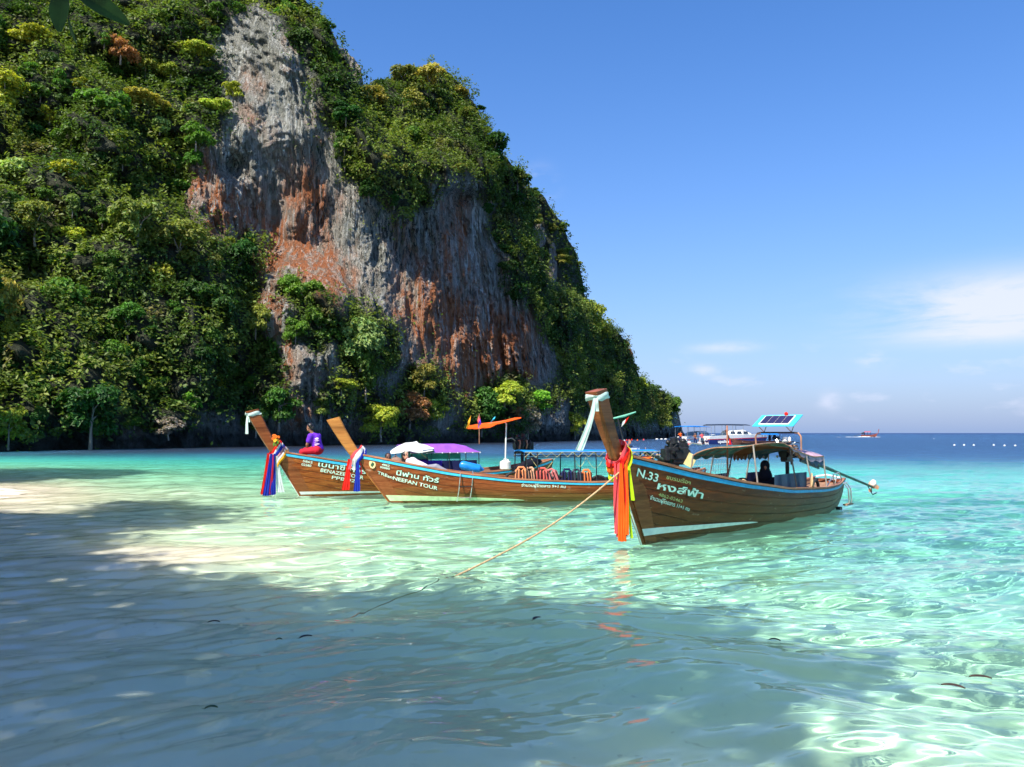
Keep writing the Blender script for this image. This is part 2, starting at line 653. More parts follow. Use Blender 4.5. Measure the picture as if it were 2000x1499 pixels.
cpx = np.concatenate([np.arange(-480, 0, 8.0), np.arange(0, 1346, 2.6)])
nt_ = 330
tt = np.linspace(0, 1, nt_)
CPX, TT = np.meshgrid(cpx, tt)
sky_y = interp(CPX, SKYLINE) + 5 * fbm(CPX * .05, 0 * CPX, 33, 3)
wl_y = waterline(CPX) + 8
CPY = wl_y + (sky_y - wl_y) * TT
ra = rock_amount(CPX, CPY)
x0, y0, z0 = cliff_point(CPX, CPY)
h = 0.55 * x0 + 0.84 * y0                 # distance along the face
# hanging stalactite ribs, ledges and hollows
wob = fbm(h * .12, z0 * .05, 81, 3)
rib = np.abs(vn(h * .50 + .7 * wob, z0 * .05, 82))
rib2 = np.abs(vn(h * 1.25 + 1.0 * wob, z0 * .13 + .2 * wob, 83))
rib3 = np.abs(vn(h * 2.7 + 1.4 * wob, z0 * .30 + .3 * wob, 84))
hang = np.clip(vn(h * .3 + 50, z0 * .16, 85) * 1.6, 0, 1)      # bulges that overhang
big = fbm(h * .07, z0 * .055, 86, 3)
# curtains of drips: each leans out downwards and ends in a ragged tooth
drip = (z0 * .16 + 1.1 * vn(h * 1.1, z0 * .05, 88) + .6 * vn(h * 2.6, z0 * .1, 98)) % 1.0
drip2 = (z0 * .34 + 1.2 * vn(h * 2.0 + 7, z0 * .08, 99)) % 1.0
dm = np.clip(vn(h * .09, z0 * .07, 89) * 1.5 + .55, 0, 1)
disp_r = 2.8 * big + 1.3 * rib + 1.25 * rib2 + 1.0 * rib3 - 1.3 * hang * (0.4 + rib2) + .8 * fbm(h * 1.3, z0 * .28, 87, 4) + .35 * fbm(h * 1.6, z0 * 1.3, 93, 4)
slab_ = np.clip(.35 + 1.1 * (vn(h * .075 + 3, z0 * .045, 101) + .35), .30, 1.0)
terr = np.round(fbm(h * .16 + .4 * wob, z0 * .055, 102, 3) * 3.5) / 3.5 + .5 * np.round(fbm(h * .5, z0 * .22, 105, 2) * 3) / 3
disp_r = 2.8 * big + slab_ * (disp_r - 2.8 * big) + 1.25 * terr
disp_r = disp_r + .45 * dm * (drip ** 1.6 - .4) + .25 * dm * (drip2 - .5)
disp_v = 4.6 * fbm(h * .13, z0 * .14, 91, 3) + 1.1 * fbm(h * .5, z0 * .5, 94, 2)
disp = ra * disp_r + (1 - ra) * disp_v
notch = np.clip(1 - (z0 - .2) / 3.2, 0, 1) ** .6
edge = np.clip(TT * 8, 0, 1)
disp = disp * edge + 3.2 * notch + 1.2 * notch * fbm(h * .5, z0 * .8, 95, 3)
# dark cave hollows
for (hx, hy, rx, ry, dp) in ((690, 655, 12, 46, 4), (1114, 800, 7, 34, 6), (900, 385, 46, 16, 5), (455, 325, 24, 22, 3.5), (532, 420, 18, 30, 2.5), (470, 520, 25, 60, 3), (660, 790, 30, 30, 2), (1010, 740, 40, 14, 2)):
    disp = disp + dp * np.exp(-((CPX - hx) / rx) ** 2 - ((CPY - hy) / ry) ** 2)
a_, b_ = ray(CPX, CPY)
YY = y0 + disp
CXw, CZw = a_ * YY, CAM_H + b_ * YY
# the crest rolls over and runs down behind
nb_ = 12
bk = np.linspace(0, 1, nb_ + 1)[1:, None]
top = (CXw[-1], YY[-1], CZw[-1])
BXk = top[0] - 22 * bk
BYk = top[1] + 34 * bk
BZk = top[2] * (1 - bk ** 2 * 1.05)
CXw = np.vstack([CXw, BXk]); YY = np.vstack([YY, BYk]); CZw = np.vstack([CZw, BZk])
cliff_me = np_mesh('cliff', np.stack([CXw, YY, CZw], -1).reshape(-1, 3), grid_faces(*CXw.shape))


def gb(x, y, rx, ry, s=70):
    qx = CPX + 14 * fbm(CPX * .05, CPY * .03, s, 3)
    qy = CPY + 20 * fbm(CPX * .05 + 9, CPY * .03, s + 3, 3)
    return np.exp(-((qx - x) / rx) ** 2 - ((qy - y) / ry) ** 2)


rust = 0
for (x, y, rx, ry, k) in ((400, 345, 30, 60, .8), (430, 400, 45, 40, .9), (520, 470, 55, 70, 1.1), (500, 250 - 90, 22, 30, .5), (495, 240, 16, 20, .5), (610, 300, 14, 24, .5), (620, 400, 40, 60, .7), (600, 480, 40, 60, .7),
                          (650, 550, 50, 50, 1), (500, 560, 30, 60, .8), (540, 600, 20, 60, .5), (610, 380, 30, 40, .6), (895, 470, 30, 90, .85), (860, 600, 40, 50, .8), (900, 660, 70, 70, .8), (830, 560, 30, 60, .7),
                          (800, 620, 40, 50, .5), (1000, 650, 60, 50, .6), (900, 740, 60, 40, .9), (960, 700, 50, 50, .7), (780, 500, 18, 90, .4), (560, 340, 20, 60, .3), (560, 720, 10, 80, 1.2), (590, 800, 20, 30, .7), (1020, 700, 30, 30, .5), (410, 440, 25, 30, .6), (1010, 650, 50, 60, .5)):
    rust = rust + k * gb(x, y, rx, ry)
pale = 0
for (x, y, rx, ry, k) in ((440, 250, 22, 60, .9), (560, 130, 28, 90, .6), (450, 110, 30, 50, .6), (470, 360, 8, 70, .8), (440, 350, 6, 80, .7), (930, 470, 7, 110, 1.1), (945, 520, 8, 120, .8), (960, 600, 6, 60, .7), (600, 260, 12, 70, .5), (420, 420, 20, 14, .7), (520, 640, 8, 90, .9), (1090, 640, 20, 60, .4), (640, 330, 20, 60, .3), (1010, 560, 12, 60, .3), (545, 610, 14, 60, .7), (560, 760, 12, 50, .7)):
    pale = pale + k * gb(x, y, rx, ry, 76)
dark = 0  # black streaks, and shade of hollows and overhang painted into the rock
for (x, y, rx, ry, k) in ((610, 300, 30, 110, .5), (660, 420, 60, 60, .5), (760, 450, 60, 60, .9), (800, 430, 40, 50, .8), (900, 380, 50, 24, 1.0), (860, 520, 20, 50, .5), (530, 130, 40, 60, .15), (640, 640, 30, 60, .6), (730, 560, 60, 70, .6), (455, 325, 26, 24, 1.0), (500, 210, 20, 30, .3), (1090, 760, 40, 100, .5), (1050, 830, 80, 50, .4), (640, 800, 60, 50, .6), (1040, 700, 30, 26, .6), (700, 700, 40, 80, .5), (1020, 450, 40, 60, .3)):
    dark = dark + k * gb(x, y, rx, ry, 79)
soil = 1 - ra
pad = lambda q: np.vstack([q, np.repeat(q[-1:] * 0 + (1 if q is soil else 0), nb_, 0)]).ravel()
wet = np.clip(1 - (z0 - 1.2) / 2.6 + .25 * fbm(h * .2, z0 * .5, 97, 2), 0, 1)
set_col(cliff_me, 'mineral_and_shade', np.stack([pad(np.clip(rust * 1.25, 0, 1.4)), pad(np.clip(pale, 0, 1.2)), pad(np.clip(dark, 0, 1.2))], -1))
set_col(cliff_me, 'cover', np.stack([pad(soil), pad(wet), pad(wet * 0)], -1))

m_rock, nt, p = new_mat('streaked_limestone')
va = N(nt, 'ShaderNodeVertexColor', layer_name='mineral_and_shade')
vb = N(nt, 'ShaderNodeVertexColor', layer_name='cover')
sa = N(nt, 'ShaderNodeSeparateColor'); nt.links.new(va.outputs[0], sa.inputs[0])
sb = N(nt, 'ShaderNodeSeparateColor'); nt.links.new(vb.outputs[0], sb.inputs[0])
ROT = (0, 0, R(-33))
st1 = noise(nt, (1, .35, .055), 1.3, 8, 0.65, 1.2, 'World')         # long vertical streaks
st2 = noise(nt, (1, .5, .12), 3.1, 7, 0.7, 1.0, 'World')
st3 = noise(nt, (1, .6, .16), .5, 6, 0.6, .8, 'World')
bl = noise(nt, (1, 1, .8), .16, 6, 0.6, .4, 'World')
fine = noise(nt, (1, 1, .5), 2.2, 8, 0.7, .3, 'World')
c = mixrgb(nt, ramp(nt, bl, .36, .62), (.29, .30, .25), (.46, .46, .40))
ru = M(nt, 'MULTIPLY', sa.outputs[0], M(nt, 'ADD', ramp(nt, st3, .34, .6), .25), True)
ru = M(nt, 'ADD', ru, M(nt, 'MULTIPLY', ramp(nt, bl, .53, .68), .35), True)
rc = mixrgb(nt, ramp(nt, st2, .35, .65), (.42, .13, .045), (.60, .26, .12))
c = mixrgb(nt, ru, c, rc)
pl = M(nt, 'MULTIPLY', M(nt, 'ADD', sa.outputs[1], .42), ramp(nt, st1, .51, .59), True)
c = mixrgb(nt, pl, c, (.72, .74, .68))
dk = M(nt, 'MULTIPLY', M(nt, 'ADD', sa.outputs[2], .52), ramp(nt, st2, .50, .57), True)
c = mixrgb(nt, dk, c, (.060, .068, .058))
c = mixrgb(nt, M(nt, 'MULTIPLY', ramp(nt, fine, .58, .72), .7), c, (.07, .068, .06))
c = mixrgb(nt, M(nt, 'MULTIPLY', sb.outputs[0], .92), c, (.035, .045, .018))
c = mixrgb(nt, M(nt, 'MULTIPLY', sb.outputs[1], .88), c, (.022, .024, .022))
nt.links.new(c, p.inputs['Base Color'])
p.inputs['Roughness'].default_value = 0.9
p.inputs['Specular IOR Level'].default_value = 0.2
hh = M(nt, 'ADD', M(nt, 'MULTIPLY', st2, 1.2), M(nt, 'ADD', M(nt, 'MULTIPLY', fine, .7), st1))
vo = N(nt, 'ShaderNodeTexVoronoi', feature='DISTANCE_TO_EDGE')
vm = N(nt, 'ShaderNodeMapping'); vm.inputs['Scale'].default_value = (.5, .35, .16)
gp = N(nt, 'ShaderNodeNewGeometry'); wa = N(nt, 'ShaderNodeVectorMath', operation='MULTIPLY_ADD')
wa.inputs[1].default_value = (3.5, 3.5, 5.0)
tn = N(nt, 'ShaderNodeTexNoise'); tn.inputs['Scale'].default_value = .35; tn.inputs['Detail'].default_value = 4
nt.links.new(gp.outputs['Position'], tn.inputs['Vector']); nt.links.new(tn.outputs[1], wa.inputs[0]); nt.links.new(gp.outputs['Position'], wa.inputs[2])
nt.links.new(wa.outputs[0], vm.inputs['Vector']); nt.links.new(vm.outputs[0], vo.inputs['Vector'])
cr = ramp(nt, vo.outputs['Distance'], 0.0, .06)
hh = M(nt, 'ADD', hh, M(nt, 'MULTIPLY', cr, 1.1))
bump(nt, hh, 1.0, 1.2, p)
cliff = link_mesh('cliff', cliff_me, m_rock)
tag(cliff, 'tall limestone cliff streaked grey, black and rust above the bay', None, None, 'structure')

# two farther ridges of the same island


RG = {}


def ridge(name, skyl, base_y, Y0, back, seed, label, rockp):
    px = np.arange(skyl[0][0], skyl[-1][0] + 1, 2.2)
    PX, T = np.meshgrid(px, np.linspace(0, 1, 90))
    sy = interp(PX, skyl) + 3 * fbm(PX * .08, 0 * PX, seed, 3)
    PY = base_y + (sy - base_y) * T
    a, b = ray(PX, PY)
    u = (PX - px[0]) / (px[-1] - px[0])
    Yb = Y0 + back * u + 12 * T + 22 * (2 * np.abs(u - .5)) ** 3
    Z = CAM_H + b * Yb
    Yb = Yb + 3.5 * fbm(PX * .05, PY * .02, seed + 1, 4)
    X = a * Yb
    Z = CAM_H + b * Yb
    X2 = np.vstack([X, X[-1:] - 8, X[-1:] - 16]); Y2 = np.vstack([Yb, Yb[-1:] + 20, Yb[-1:] + 40]); Z2 = np.vstack([Z, Z[-1:] * .8, Z[-1:] * 0])
    me = np_mesh(name, np.stack([X2, Y2, Z2], -1).reshape(-1, 3), grid_faces(*X2.shape))
    rk = np.vstack([rockp(PX, PY), X2[-2:] * 0])
    cz = np.zeros((X2.size, 3))
    set_col(me, 'mineral_and_shade', cz + .2)
    cc = cz.copy(); cc[:, 0] = 1 - rk.ravel()
    set_col(me, 'cover', cc)
    o = link_mesh(name, me, m_rock)
    tag(o, label, None, None, 'structure')
    RG[name] = (X2, Y2, Z2, 1 - rk)
    return lambda qx, qy: (Y0 + back * (qx - px[0]) / (px[-1] - px[0]) + 12 * np.clip((base_y - qy) / np.maximum(base_y - interp(qx, skyl), 1), 0, 1) + 22 * (2 * np.abs((qx - px[0]) / (px[-1] - px[0]) - .5)) ** 3)


RIDGE2 = [(990, 420), (1010, 372), (1030, 364), (1058, 380), (1082, 412), (1096, 432), (1108, 462), (1124, 490), (1132, 520), (1140, 560), (1143, 600)]
rk2 = lambda X, Y: (np.exp(-((X - 1052) / 16) ** 2 - ((Y - 462) / 26) ** 2) + np.exp(-((X - 1080) / 9) ** 2 - ((Y - 520) / 50) ** 2) > .45).astype(float)
ridge2_Y = ridge('far_ridge', RIDGE2, 700, 236, 40, 120, 'far wooded ridge standing behind the right shoulder of the cliff', rk2)
RIDGE3 = [(610, 60), (640, 76), (652, 88), (668, 96), (690, 112), (704, 130), (709, 158), (712, 190), (740, 260)]
ridge3_Y = ridge('far_hill', RIDGE3, 330, 205, 30, 140, 'small grey brown hilltop behind the saddle between the two summits', lambda X, Y: 0 * X + .8)

# ------------------------------------------------------------------ foliage
def leaf_mat(name, trans=0.38):
    m, nt, p = new_mat(name)
    oi = N(nt, 'ShaderNodeObjectInfo')
    lv = N(nt, 'ShaderNodeVertexColor', layer_name='leaf')
    sp = N(nt, 'ShaderNodeSeparateColor'); nt.links.new(lv.outputs[0], sp.inputs[0])
    c = mixrgb(nt, 1.0, oi.outputs['Color'], lv.outputs[0], 'MULTIPLY')
    c = mixrgb(nt, M(nt, 'MULTIPLY', ramp(nt, oi.outputs['Random'], .3, 1.0), .25), c, (.13, .13, .03))
    nt.links.new(c, p.inputs['Base Color'])
    p.inputs['Roughness'].default_value = 0.55
    p.inputs['Specular IOR Level'].default_value = 0.35
    t = N(nt, 'ShaderNodeBsdfTranslucent')
    nt.links.new(mixrgb(nt, 1.0, c, (1.25, 1.35, .6), 'MULTIPLY'), t.inputs[0])
    mx = N(nt, 'ShaderNodeMixShader'); mx.inputs[0].default_value = trans
    nt.links.new(p.outputs[0], mx.inputs[1]); nt.links.new(t.outputs[0], mx.inputs[2])
    nt.links.new(mx.outputs[0], nt.nodes['Material Output'].inputs[0])
    return m


m_leaf = leaf_mat('tree_leaves')
m_bark = plain('pale_bark', (.23, .19, .15), .9, var=.35, s=4, bumps=.6, scale=(1, 1, .3))


def leaf_cards(C, Nn, size, r, aspect=0.55, tipdrop=0.15):
    """one folded diamond leaf cluster (2 triangles) at each centre C, facing roughly Nn"""
    n = len(C)
    rnd = r.normal(size=(n, 3))
    t = np.cross(Nn, rnd); t /= np.linalg.norm(t, axis=1)[:, None] + 1e-9
    b = np.cross(Nn, t)
    L = size[:, None] if np.ndim(size) else size
    v0 = C - t * L
    v2 = C + t * L - Nn * L * tipdrop
    v1 = C + b * L * aspect + Nn * L * .12
    v3 = C - b * L * aspect + Nn * L * .12
    V = np.stack([v0, v1, v2, v3], 1).reshape(-1, 3)
    i = np.arange(n)[:, None] * 4
    F = np.concatenate([i + np.array([[0, 1, 2]]), i + np.array([[0, 2, 3]])], 0)
    return V, F


def leaf_tone(n, r, lo=.55, hi=1.5):
    k = r.uniform(lo, hi, n)
    w = r.uniform(-.12, .12, n)
    return np.repeat(np.stack([k * (1 + w * 1.2), k, k * (1 - w)], -1), 4, 0)


def crown_mesh(seed, n=3300, flat=.72, lobes=11, leaf=.075, spread=.62):
    r = rng(seed)
    th = r.uniform(0, 6.28, lobes)
    rad = spread * np.sqrt(r.uniform(0, 1, lobes))
    cz = r.uniform(-.75, .45, lobes) * (1 - .35 * rad)
    Cc = np.stack([rad * np.cos(th), rad * np.sin(th), cz], -1)
    Rr = r.uniform(.26, .46, lobes)
    which = r.choice(lobes, n, p=Rr ** 2 / (Rr ** 2).sum())
    d = r.normal(size=(n, 3)); d[:, 2] = np.abs(d[:, 2]) * r.choice([1, 1, 1, -.5], n)
    d /= np.linalg.norm(d, axis=1)[:, None]
    k = Rr[which] * r.uniform(.70, 1.12, n)
    # twigs: pull the leaves into tufts so that gaps open between them
    tuft = r.normal(size=(60, 3)); tuft[:, 2] = np.abs(tuft[:, 2]); tuft /= np.linalg.norm(tuft, axis=1)[:, None]
    best = tuft[np.argmax(d @ tuft.T, axis=1)]
    d = d + .55 * (best - d); d /= np.linalg.norm(d, axis=1)[:, None]
    P = Cc[which] + d * k[:, None] * np.array([1, 1, flat])
    P += r.normal(size=(n, 3)) * .022
    nn = d * .6 + r.normal(size=(n, 3)) * .38 + np.array([0, 0, .45])
    nn /= np.linalg.norm(nn, axis=1)[:, None]
    V, F = leaf_cards(P, nn, leaf * r.uniform(.6, 1.3, n), r)
    me = np_mesh('crown', V, F, False)
    lobe_tone = r.uniform(.8, 1.2, lobes)[which].repeat(4)[:, None]
    set_col(me, 'leaf', leaf_tone(n, r) * lobe_tone)
    me.materials.append(m_leaf)
    return me, Cc, Rr


def trunk_mesh(Cc, seed, base=-1.15, thick=.055, lean=(0, 0)):
    r = rng(seed)
    b = MB()
    root = Vector((lean[0], lean[1], base))
    fork = Vector((lean[0] * .3, lean[1] * .3, -.35))
    mid = root.lerp(fork, .5) + Vector((r.uniform(-.05, .05), r.uniform(-.05, .05), 0))
    b.tube([root, mid, fork], [thick, thick * .8, thick * .62], 6)
    for c in Cc[:6]:
        e = Vector(c) * .85
        m = fork.lerp(e, .5) + Vector((r.uniform(-.06, .06), r.uniform(-.06, .06), .05))
        b.tube([fork, m, e], [thick * .5, thick * .32, thick * .14], 5)
    bmesh.ops.recalc_face_normals(b.bm, faces=b.bm.faces[:])
    me = bpy.data.meshes.new('trunk')
    b.bm.to_mesh(me); b.bm.free()
    me.polygons.foreach_set('use_smooth', [True] * len(me.polygons))
    me.materials.append(m_bark)
    return me


KINDS = []
for s_, kw in ((1, dict(flat=.72)), (2, dict(flat=.75, lobes=9)), (3, dict(flat=.65, spread=.66, lobes=13)), (4, dict(flat=.85, lobes=8, spread=.5)),
               (5, dict(flat=.6, spread=.68, lobes=12)), (6, dict(flat=.7, lobes=14)), (7, dict(flat=.9, lobes=10, spread=.45)), (8, dict(flat=.7, lobes=10, n=2100, leaf=.095))):
    me_, Cc_, Rr_ = crown_mesh(100 + s_, **kw)
    KINDS.append((me_, trunk_mesh(Cc_, 200 + s_)))

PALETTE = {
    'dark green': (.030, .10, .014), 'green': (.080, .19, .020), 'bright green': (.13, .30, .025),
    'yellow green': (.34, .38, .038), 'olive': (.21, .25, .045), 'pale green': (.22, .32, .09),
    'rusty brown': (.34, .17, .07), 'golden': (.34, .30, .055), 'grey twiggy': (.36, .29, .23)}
proto = {}


def place_tree(name, loc, r, kind, colour, label, group=None, cat='tree', squash=1.0, rz=0.0, tilt=0.0, vary=0.2, lift=1.1):
    crown_me, trunk_me = KINDS[kind % len(KINDS)]
    e = empty(name, (loc[0], loc[1], loc[2] - lift * r * squash), rz, label, cat, group)
    e.rotation_euler = (tilt, 0, rz)
    e.scale = (r, r, r * squash)
    rr_ = random.Random(int(loc[0] * 31 + loc[2] * 77))
    c = PALETTE[colour]
    k = rr_.uniform(1 - vary, 1 + vary); w = rr_.uniform(-.1, .1)
    col = (c[0] * k * (1 + w), c[1] * k, c[2] * k * (1 - w), 1)
    for nm, me in (('crown', crown_me), ('trunk', trunk_me)):
        o = bpy.data.objects.new(nm, me)
        COL.objects.link(o)
        o.parent = e
        o.location = (0, 0, lift)
        o.color = col
    return e


def surf(px, py):
    """distance of the cliff surface (its relief included) along the sight line"""
    px = min(max(px, cpx[0]), cpx[-1]); 
    j = int(np.searchsorted(cpx, px)); j = min(j, len(cpx) - 1)
    t = (wl_y[0, j] - py) / (wl_y[0, j] - sky_y[0, j])
    i = int(np.clip(t, 0, 1) * (nt_ - 1))
    return float(YY[i, j]), t


def tree_at(px, py, rpx, colour, label, kind=0, group=None, squash=.85, fwd=.55, name='tree', cat='tree'):
    Y, t = surf(px, py)
    r = rpx * Y / FPX
    Y -= fwd * r
    p = at(px, py, Y)
    return place_tree(name, p, r, kind, colour, label, group, cat, squash, random.uniform(0, 6.28))


# trees one can point at
NAMED = [
    (60, 72, 46, 'yellow green', 4, .6, 'tall pale-trunked tree with a flat yellow green crown near the top left corner'),
    (288, 195, 44, 'golden', 4, .5, 'golden leaved flat-topped tree high on the slope left of the bare rock'),
    (236, 88, 34, 'rusty brown', 1, .8, 'reddish brown tree high on the wooded slope, below the hanging leaves'),
    (135, 330, 60, 'yellow green', 2, .6, 'broad yellow green tree half way up the left slope'),
    (70, 425, 48, 'olive', 5, .8, 'olive tree at the left edge with a small red sprig beside it'),
    (270, 430, 58, 'olive', 0, .9, 'tall olive green tree bulging from the middle of the slope'),
    (350, 470, 60, 'olive', 1, .8, 'pale olive tree just below the rusty foot of the bare rock'),
    (385, 90, 40, 'yellow green', 2, .6, 'yellow green tree on the left rim of the bare rock near the top'),
    (455, 175, 22, 'yellow green', 0, .8, 'small yellow green bush growing alone on the upper bare rock'),
    (415, 205, 34, 'yellow green', 4, .7, 'yellow green tree touching the left edge of the bare rock face'),
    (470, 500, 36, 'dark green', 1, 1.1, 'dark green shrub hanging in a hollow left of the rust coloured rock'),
    (600, 580, 42, 'bright green', 0, .9, 'bright green tree on the pink rock buttress in mid cliff'),
    (566, 552, 30, 'bright green', 3, .8, 'small bright green tree capping the pink buttress'),
    (628, 630, 42, 'green', 1, .9, 'leafy green tree on the buttress, right behind the bright one'),
    (705, 650, 50, 'pale green', 3, 1.0, 'round bright tree standing right of the buttress before brown rock'),
    (715, 720, 40, 'green', 6, 1.1, 'dark green tree below the round bright tree'),
    (668, 748, 34, 'yellow green', 4, .6, 'yellow green umbrella shaped bush above the seated woman'),
    (625, 790, 24, 'olive', 7, .9, 'small olive bush on grey rocks just above the seated woman'),
    (745, 815, 40, 'yellow green', 0, .8, 'yellow green bush low over the water, left of the rusty one'),
    (800, 790, 44, 'rusty brown', 1, .75, 'rusty brown and green bush above the white awning of the boat'),
    (845, 790, 34, 'yellow green', 2, .8, 'yellow green bush on the right side of the rusty one'),
    (828, 735, 28, 'golden', 7, 1.0, 'upright golden bush rising behind the rusty bush'),
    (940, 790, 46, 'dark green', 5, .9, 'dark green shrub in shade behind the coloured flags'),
    (985, 765, 40, 'yellow green', 1, .7, 'yellow green bush above the orange awning'),
    (1052, 772, 40, 'bright green', 2, .65, 'bright green spreading bush right of the orange awning, under bare rock'),
    (1010, 805, 16, 'rusty brown', 7, .8, 'little reddish bush under the yellow green one'),
    (1032, 815, 30, 'grey twiggy', 7, 1.0, 'leafless grey pink tangle of branches above the boat engine'),
    (500, 810, 30, 'green', 3, 1.0, 'green bush at the water behind the prow of the leftmost boat'),
    (20, 600, 38, 'golden', 6, 1.6, 'sunlit golden green tree cut by the left edge of the picture'),
    (330, 830, 34, 'grey twiggy', 7, .6, 'grey twiggy shrub on the rocks just above the waterline'),
    (1308, 790, 24, 'green', 0, 1.0, 'green tree at the seaward tip of the headland'),
    (1290, 818, 24, 'olive', 1, .8, 'olive bush low on the seaward tip of the headland'),
    (938, 210, 12, 'dark green', 4, .5, 'small tree leaning out from the right rim of the second summit'),
    (790, 152, 34, 'olive', 0, .8, 'olive tree on the left top of the second summit'),
    (838, 150, 36, 'golden', 1, .8, 'golden green tree on the very top of the second summit'),
]
rand = random.Random(5)
taken = []
for i, (x, y, r, colour, k, sq, lab) in enumerate(NAMED):
    bushy = 'bush' in lab or 'shrub' in lab
    tree_at(x, y, r * 1.05, colour, lab, k, None, sq * 1.25, .6, 'bush' if bushy else 'tree', 'bush' if bushy else 'tree')
    taken.append((x, y, r * .8))

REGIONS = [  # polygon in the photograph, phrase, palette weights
    ([(560, -120), (600, -60), (640, 40), (720, 330), (840, 420), (800, 430), (700, 400), (640, 260), (560, 80)], 'in the shade-darkened band between the two summits', [('dark green', 5), ('green', 1)]),  # mostly dark greens, putting this flank's shade into the leaf colour
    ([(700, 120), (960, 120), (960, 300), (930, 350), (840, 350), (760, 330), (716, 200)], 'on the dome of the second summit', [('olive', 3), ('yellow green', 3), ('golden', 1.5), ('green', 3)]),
    ([(930, 290), (1040, 290), (1060, 560), (1100, 760), (1120, 860), (1090, 700), (1000, 580), (950, 400)], 'in the shaded strip beside the cliff', [('dark green', 6), ('green', 1)]),  # leaf colours picked dark to paint the summit's shadow
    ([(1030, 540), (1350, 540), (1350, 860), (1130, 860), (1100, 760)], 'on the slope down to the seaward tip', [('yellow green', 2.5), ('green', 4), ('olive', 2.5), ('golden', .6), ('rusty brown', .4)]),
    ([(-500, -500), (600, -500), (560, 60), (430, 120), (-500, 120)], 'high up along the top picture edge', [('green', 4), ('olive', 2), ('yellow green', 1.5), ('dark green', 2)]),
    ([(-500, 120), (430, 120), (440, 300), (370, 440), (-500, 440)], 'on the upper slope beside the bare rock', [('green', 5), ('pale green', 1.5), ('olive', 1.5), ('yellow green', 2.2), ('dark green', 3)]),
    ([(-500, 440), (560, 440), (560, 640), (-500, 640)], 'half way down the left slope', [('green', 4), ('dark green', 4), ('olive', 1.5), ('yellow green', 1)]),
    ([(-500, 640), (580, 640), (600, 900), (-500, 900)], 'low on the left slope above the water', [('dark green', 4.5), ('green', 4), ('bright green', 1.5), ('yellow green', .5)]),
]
CNAME = {'dark green': 'dark green', 'green': 'mid green', 'bright green': 'bright green', 'yellow green': 'yellow green', 'olive': 'olive brown', 'pale green': 'pale green', 'golden': 'golden', 'rusty brown': 'rusty brown'}
cand = []
for k in range(60000):
    x = rand.uniform(-120, 1340)
    y = rand.uniform(-70, 850)
    cand.append((x, y))
cx_ = np.array([c[0] for c in cand]); cy_ = np.array([c[1] for c in cand])
okm = (cy_ > interp(cx_, SKYLINE) - 2) & (cy_ < waterline(cx_) - 26) & ~is_rock(cx_, cy_, False) & ~is_rock(cx_ , cy_ + 14, False) | False
n_tree = 0
cand = [c for c, o in zip(cand, okm) if o]
for (x, y) in cand:
    if n_tree >= 262: break
    Y, t = surf(x, y)
    ksz = rand.randrange(5)
    rm = [1.4, 1.9, 2.6, 3.4, 4.4][ksz] * rand.uniform(.9, 1.1) * (1.0 if Y < 150 else 1.15)
    rp = rm * FPX / Y
    if x < 0 and rand.random() < .5: continue
    if any((x - a) ** 2 + ((y - b) * 1.15) ** 2 < (.80 * (rp + c) if c else 0) ** 2 for a, b, c in taken): continue
    for poly, phrase, pal in REGIONS:
        if in_poly(x, y, poly): break
    else:
        continue
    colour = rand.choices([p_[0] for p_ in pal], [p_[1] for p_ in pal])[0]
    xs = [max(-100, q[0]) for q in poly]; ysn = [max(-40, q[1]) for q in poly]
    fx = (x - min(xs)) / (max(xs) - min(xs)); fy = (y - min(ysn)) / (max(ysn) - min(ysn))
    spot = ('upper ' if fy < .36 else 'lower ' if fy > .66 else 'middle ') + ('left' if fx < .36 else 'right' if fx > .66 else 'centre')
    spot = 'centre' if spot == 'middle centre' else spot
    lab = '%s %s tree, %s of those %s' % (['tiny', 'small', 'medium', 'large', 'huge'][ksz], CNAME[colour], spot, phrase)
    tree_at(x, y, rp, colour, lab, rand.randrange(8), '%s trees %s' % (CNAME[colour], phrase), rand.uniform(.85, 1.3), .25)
    taken.append((x, y, rp)); n_tree += 1
print('trees', n_tree)

# trees along the far ridge
for i in range(20):
    x = 1012 + rand.random() * 122
    y = interp(x, RIDGE2) + rand.uniform(2, 150)
    if y > 590 or rk2(np.array(x), np.array(y)) > .5: continue
    Y = float(ridge2_Y(x, y))
    p = at(x, y, Y - 2)
    colour = rand.choice(['olive', 'yellow green', 'green', 'golden'])
    place_tree('tree', p, rand.uniform(2.2, 3.2), rand.randrange(8), colour, '%s leafed tree on the far ridge behind the right shoulder' % CNAME[colour], '%s trees on the far ridge' % CNAME[colour], squash=.8)

# undergrowth: everything green between the trees, as one mass of leaf tufts


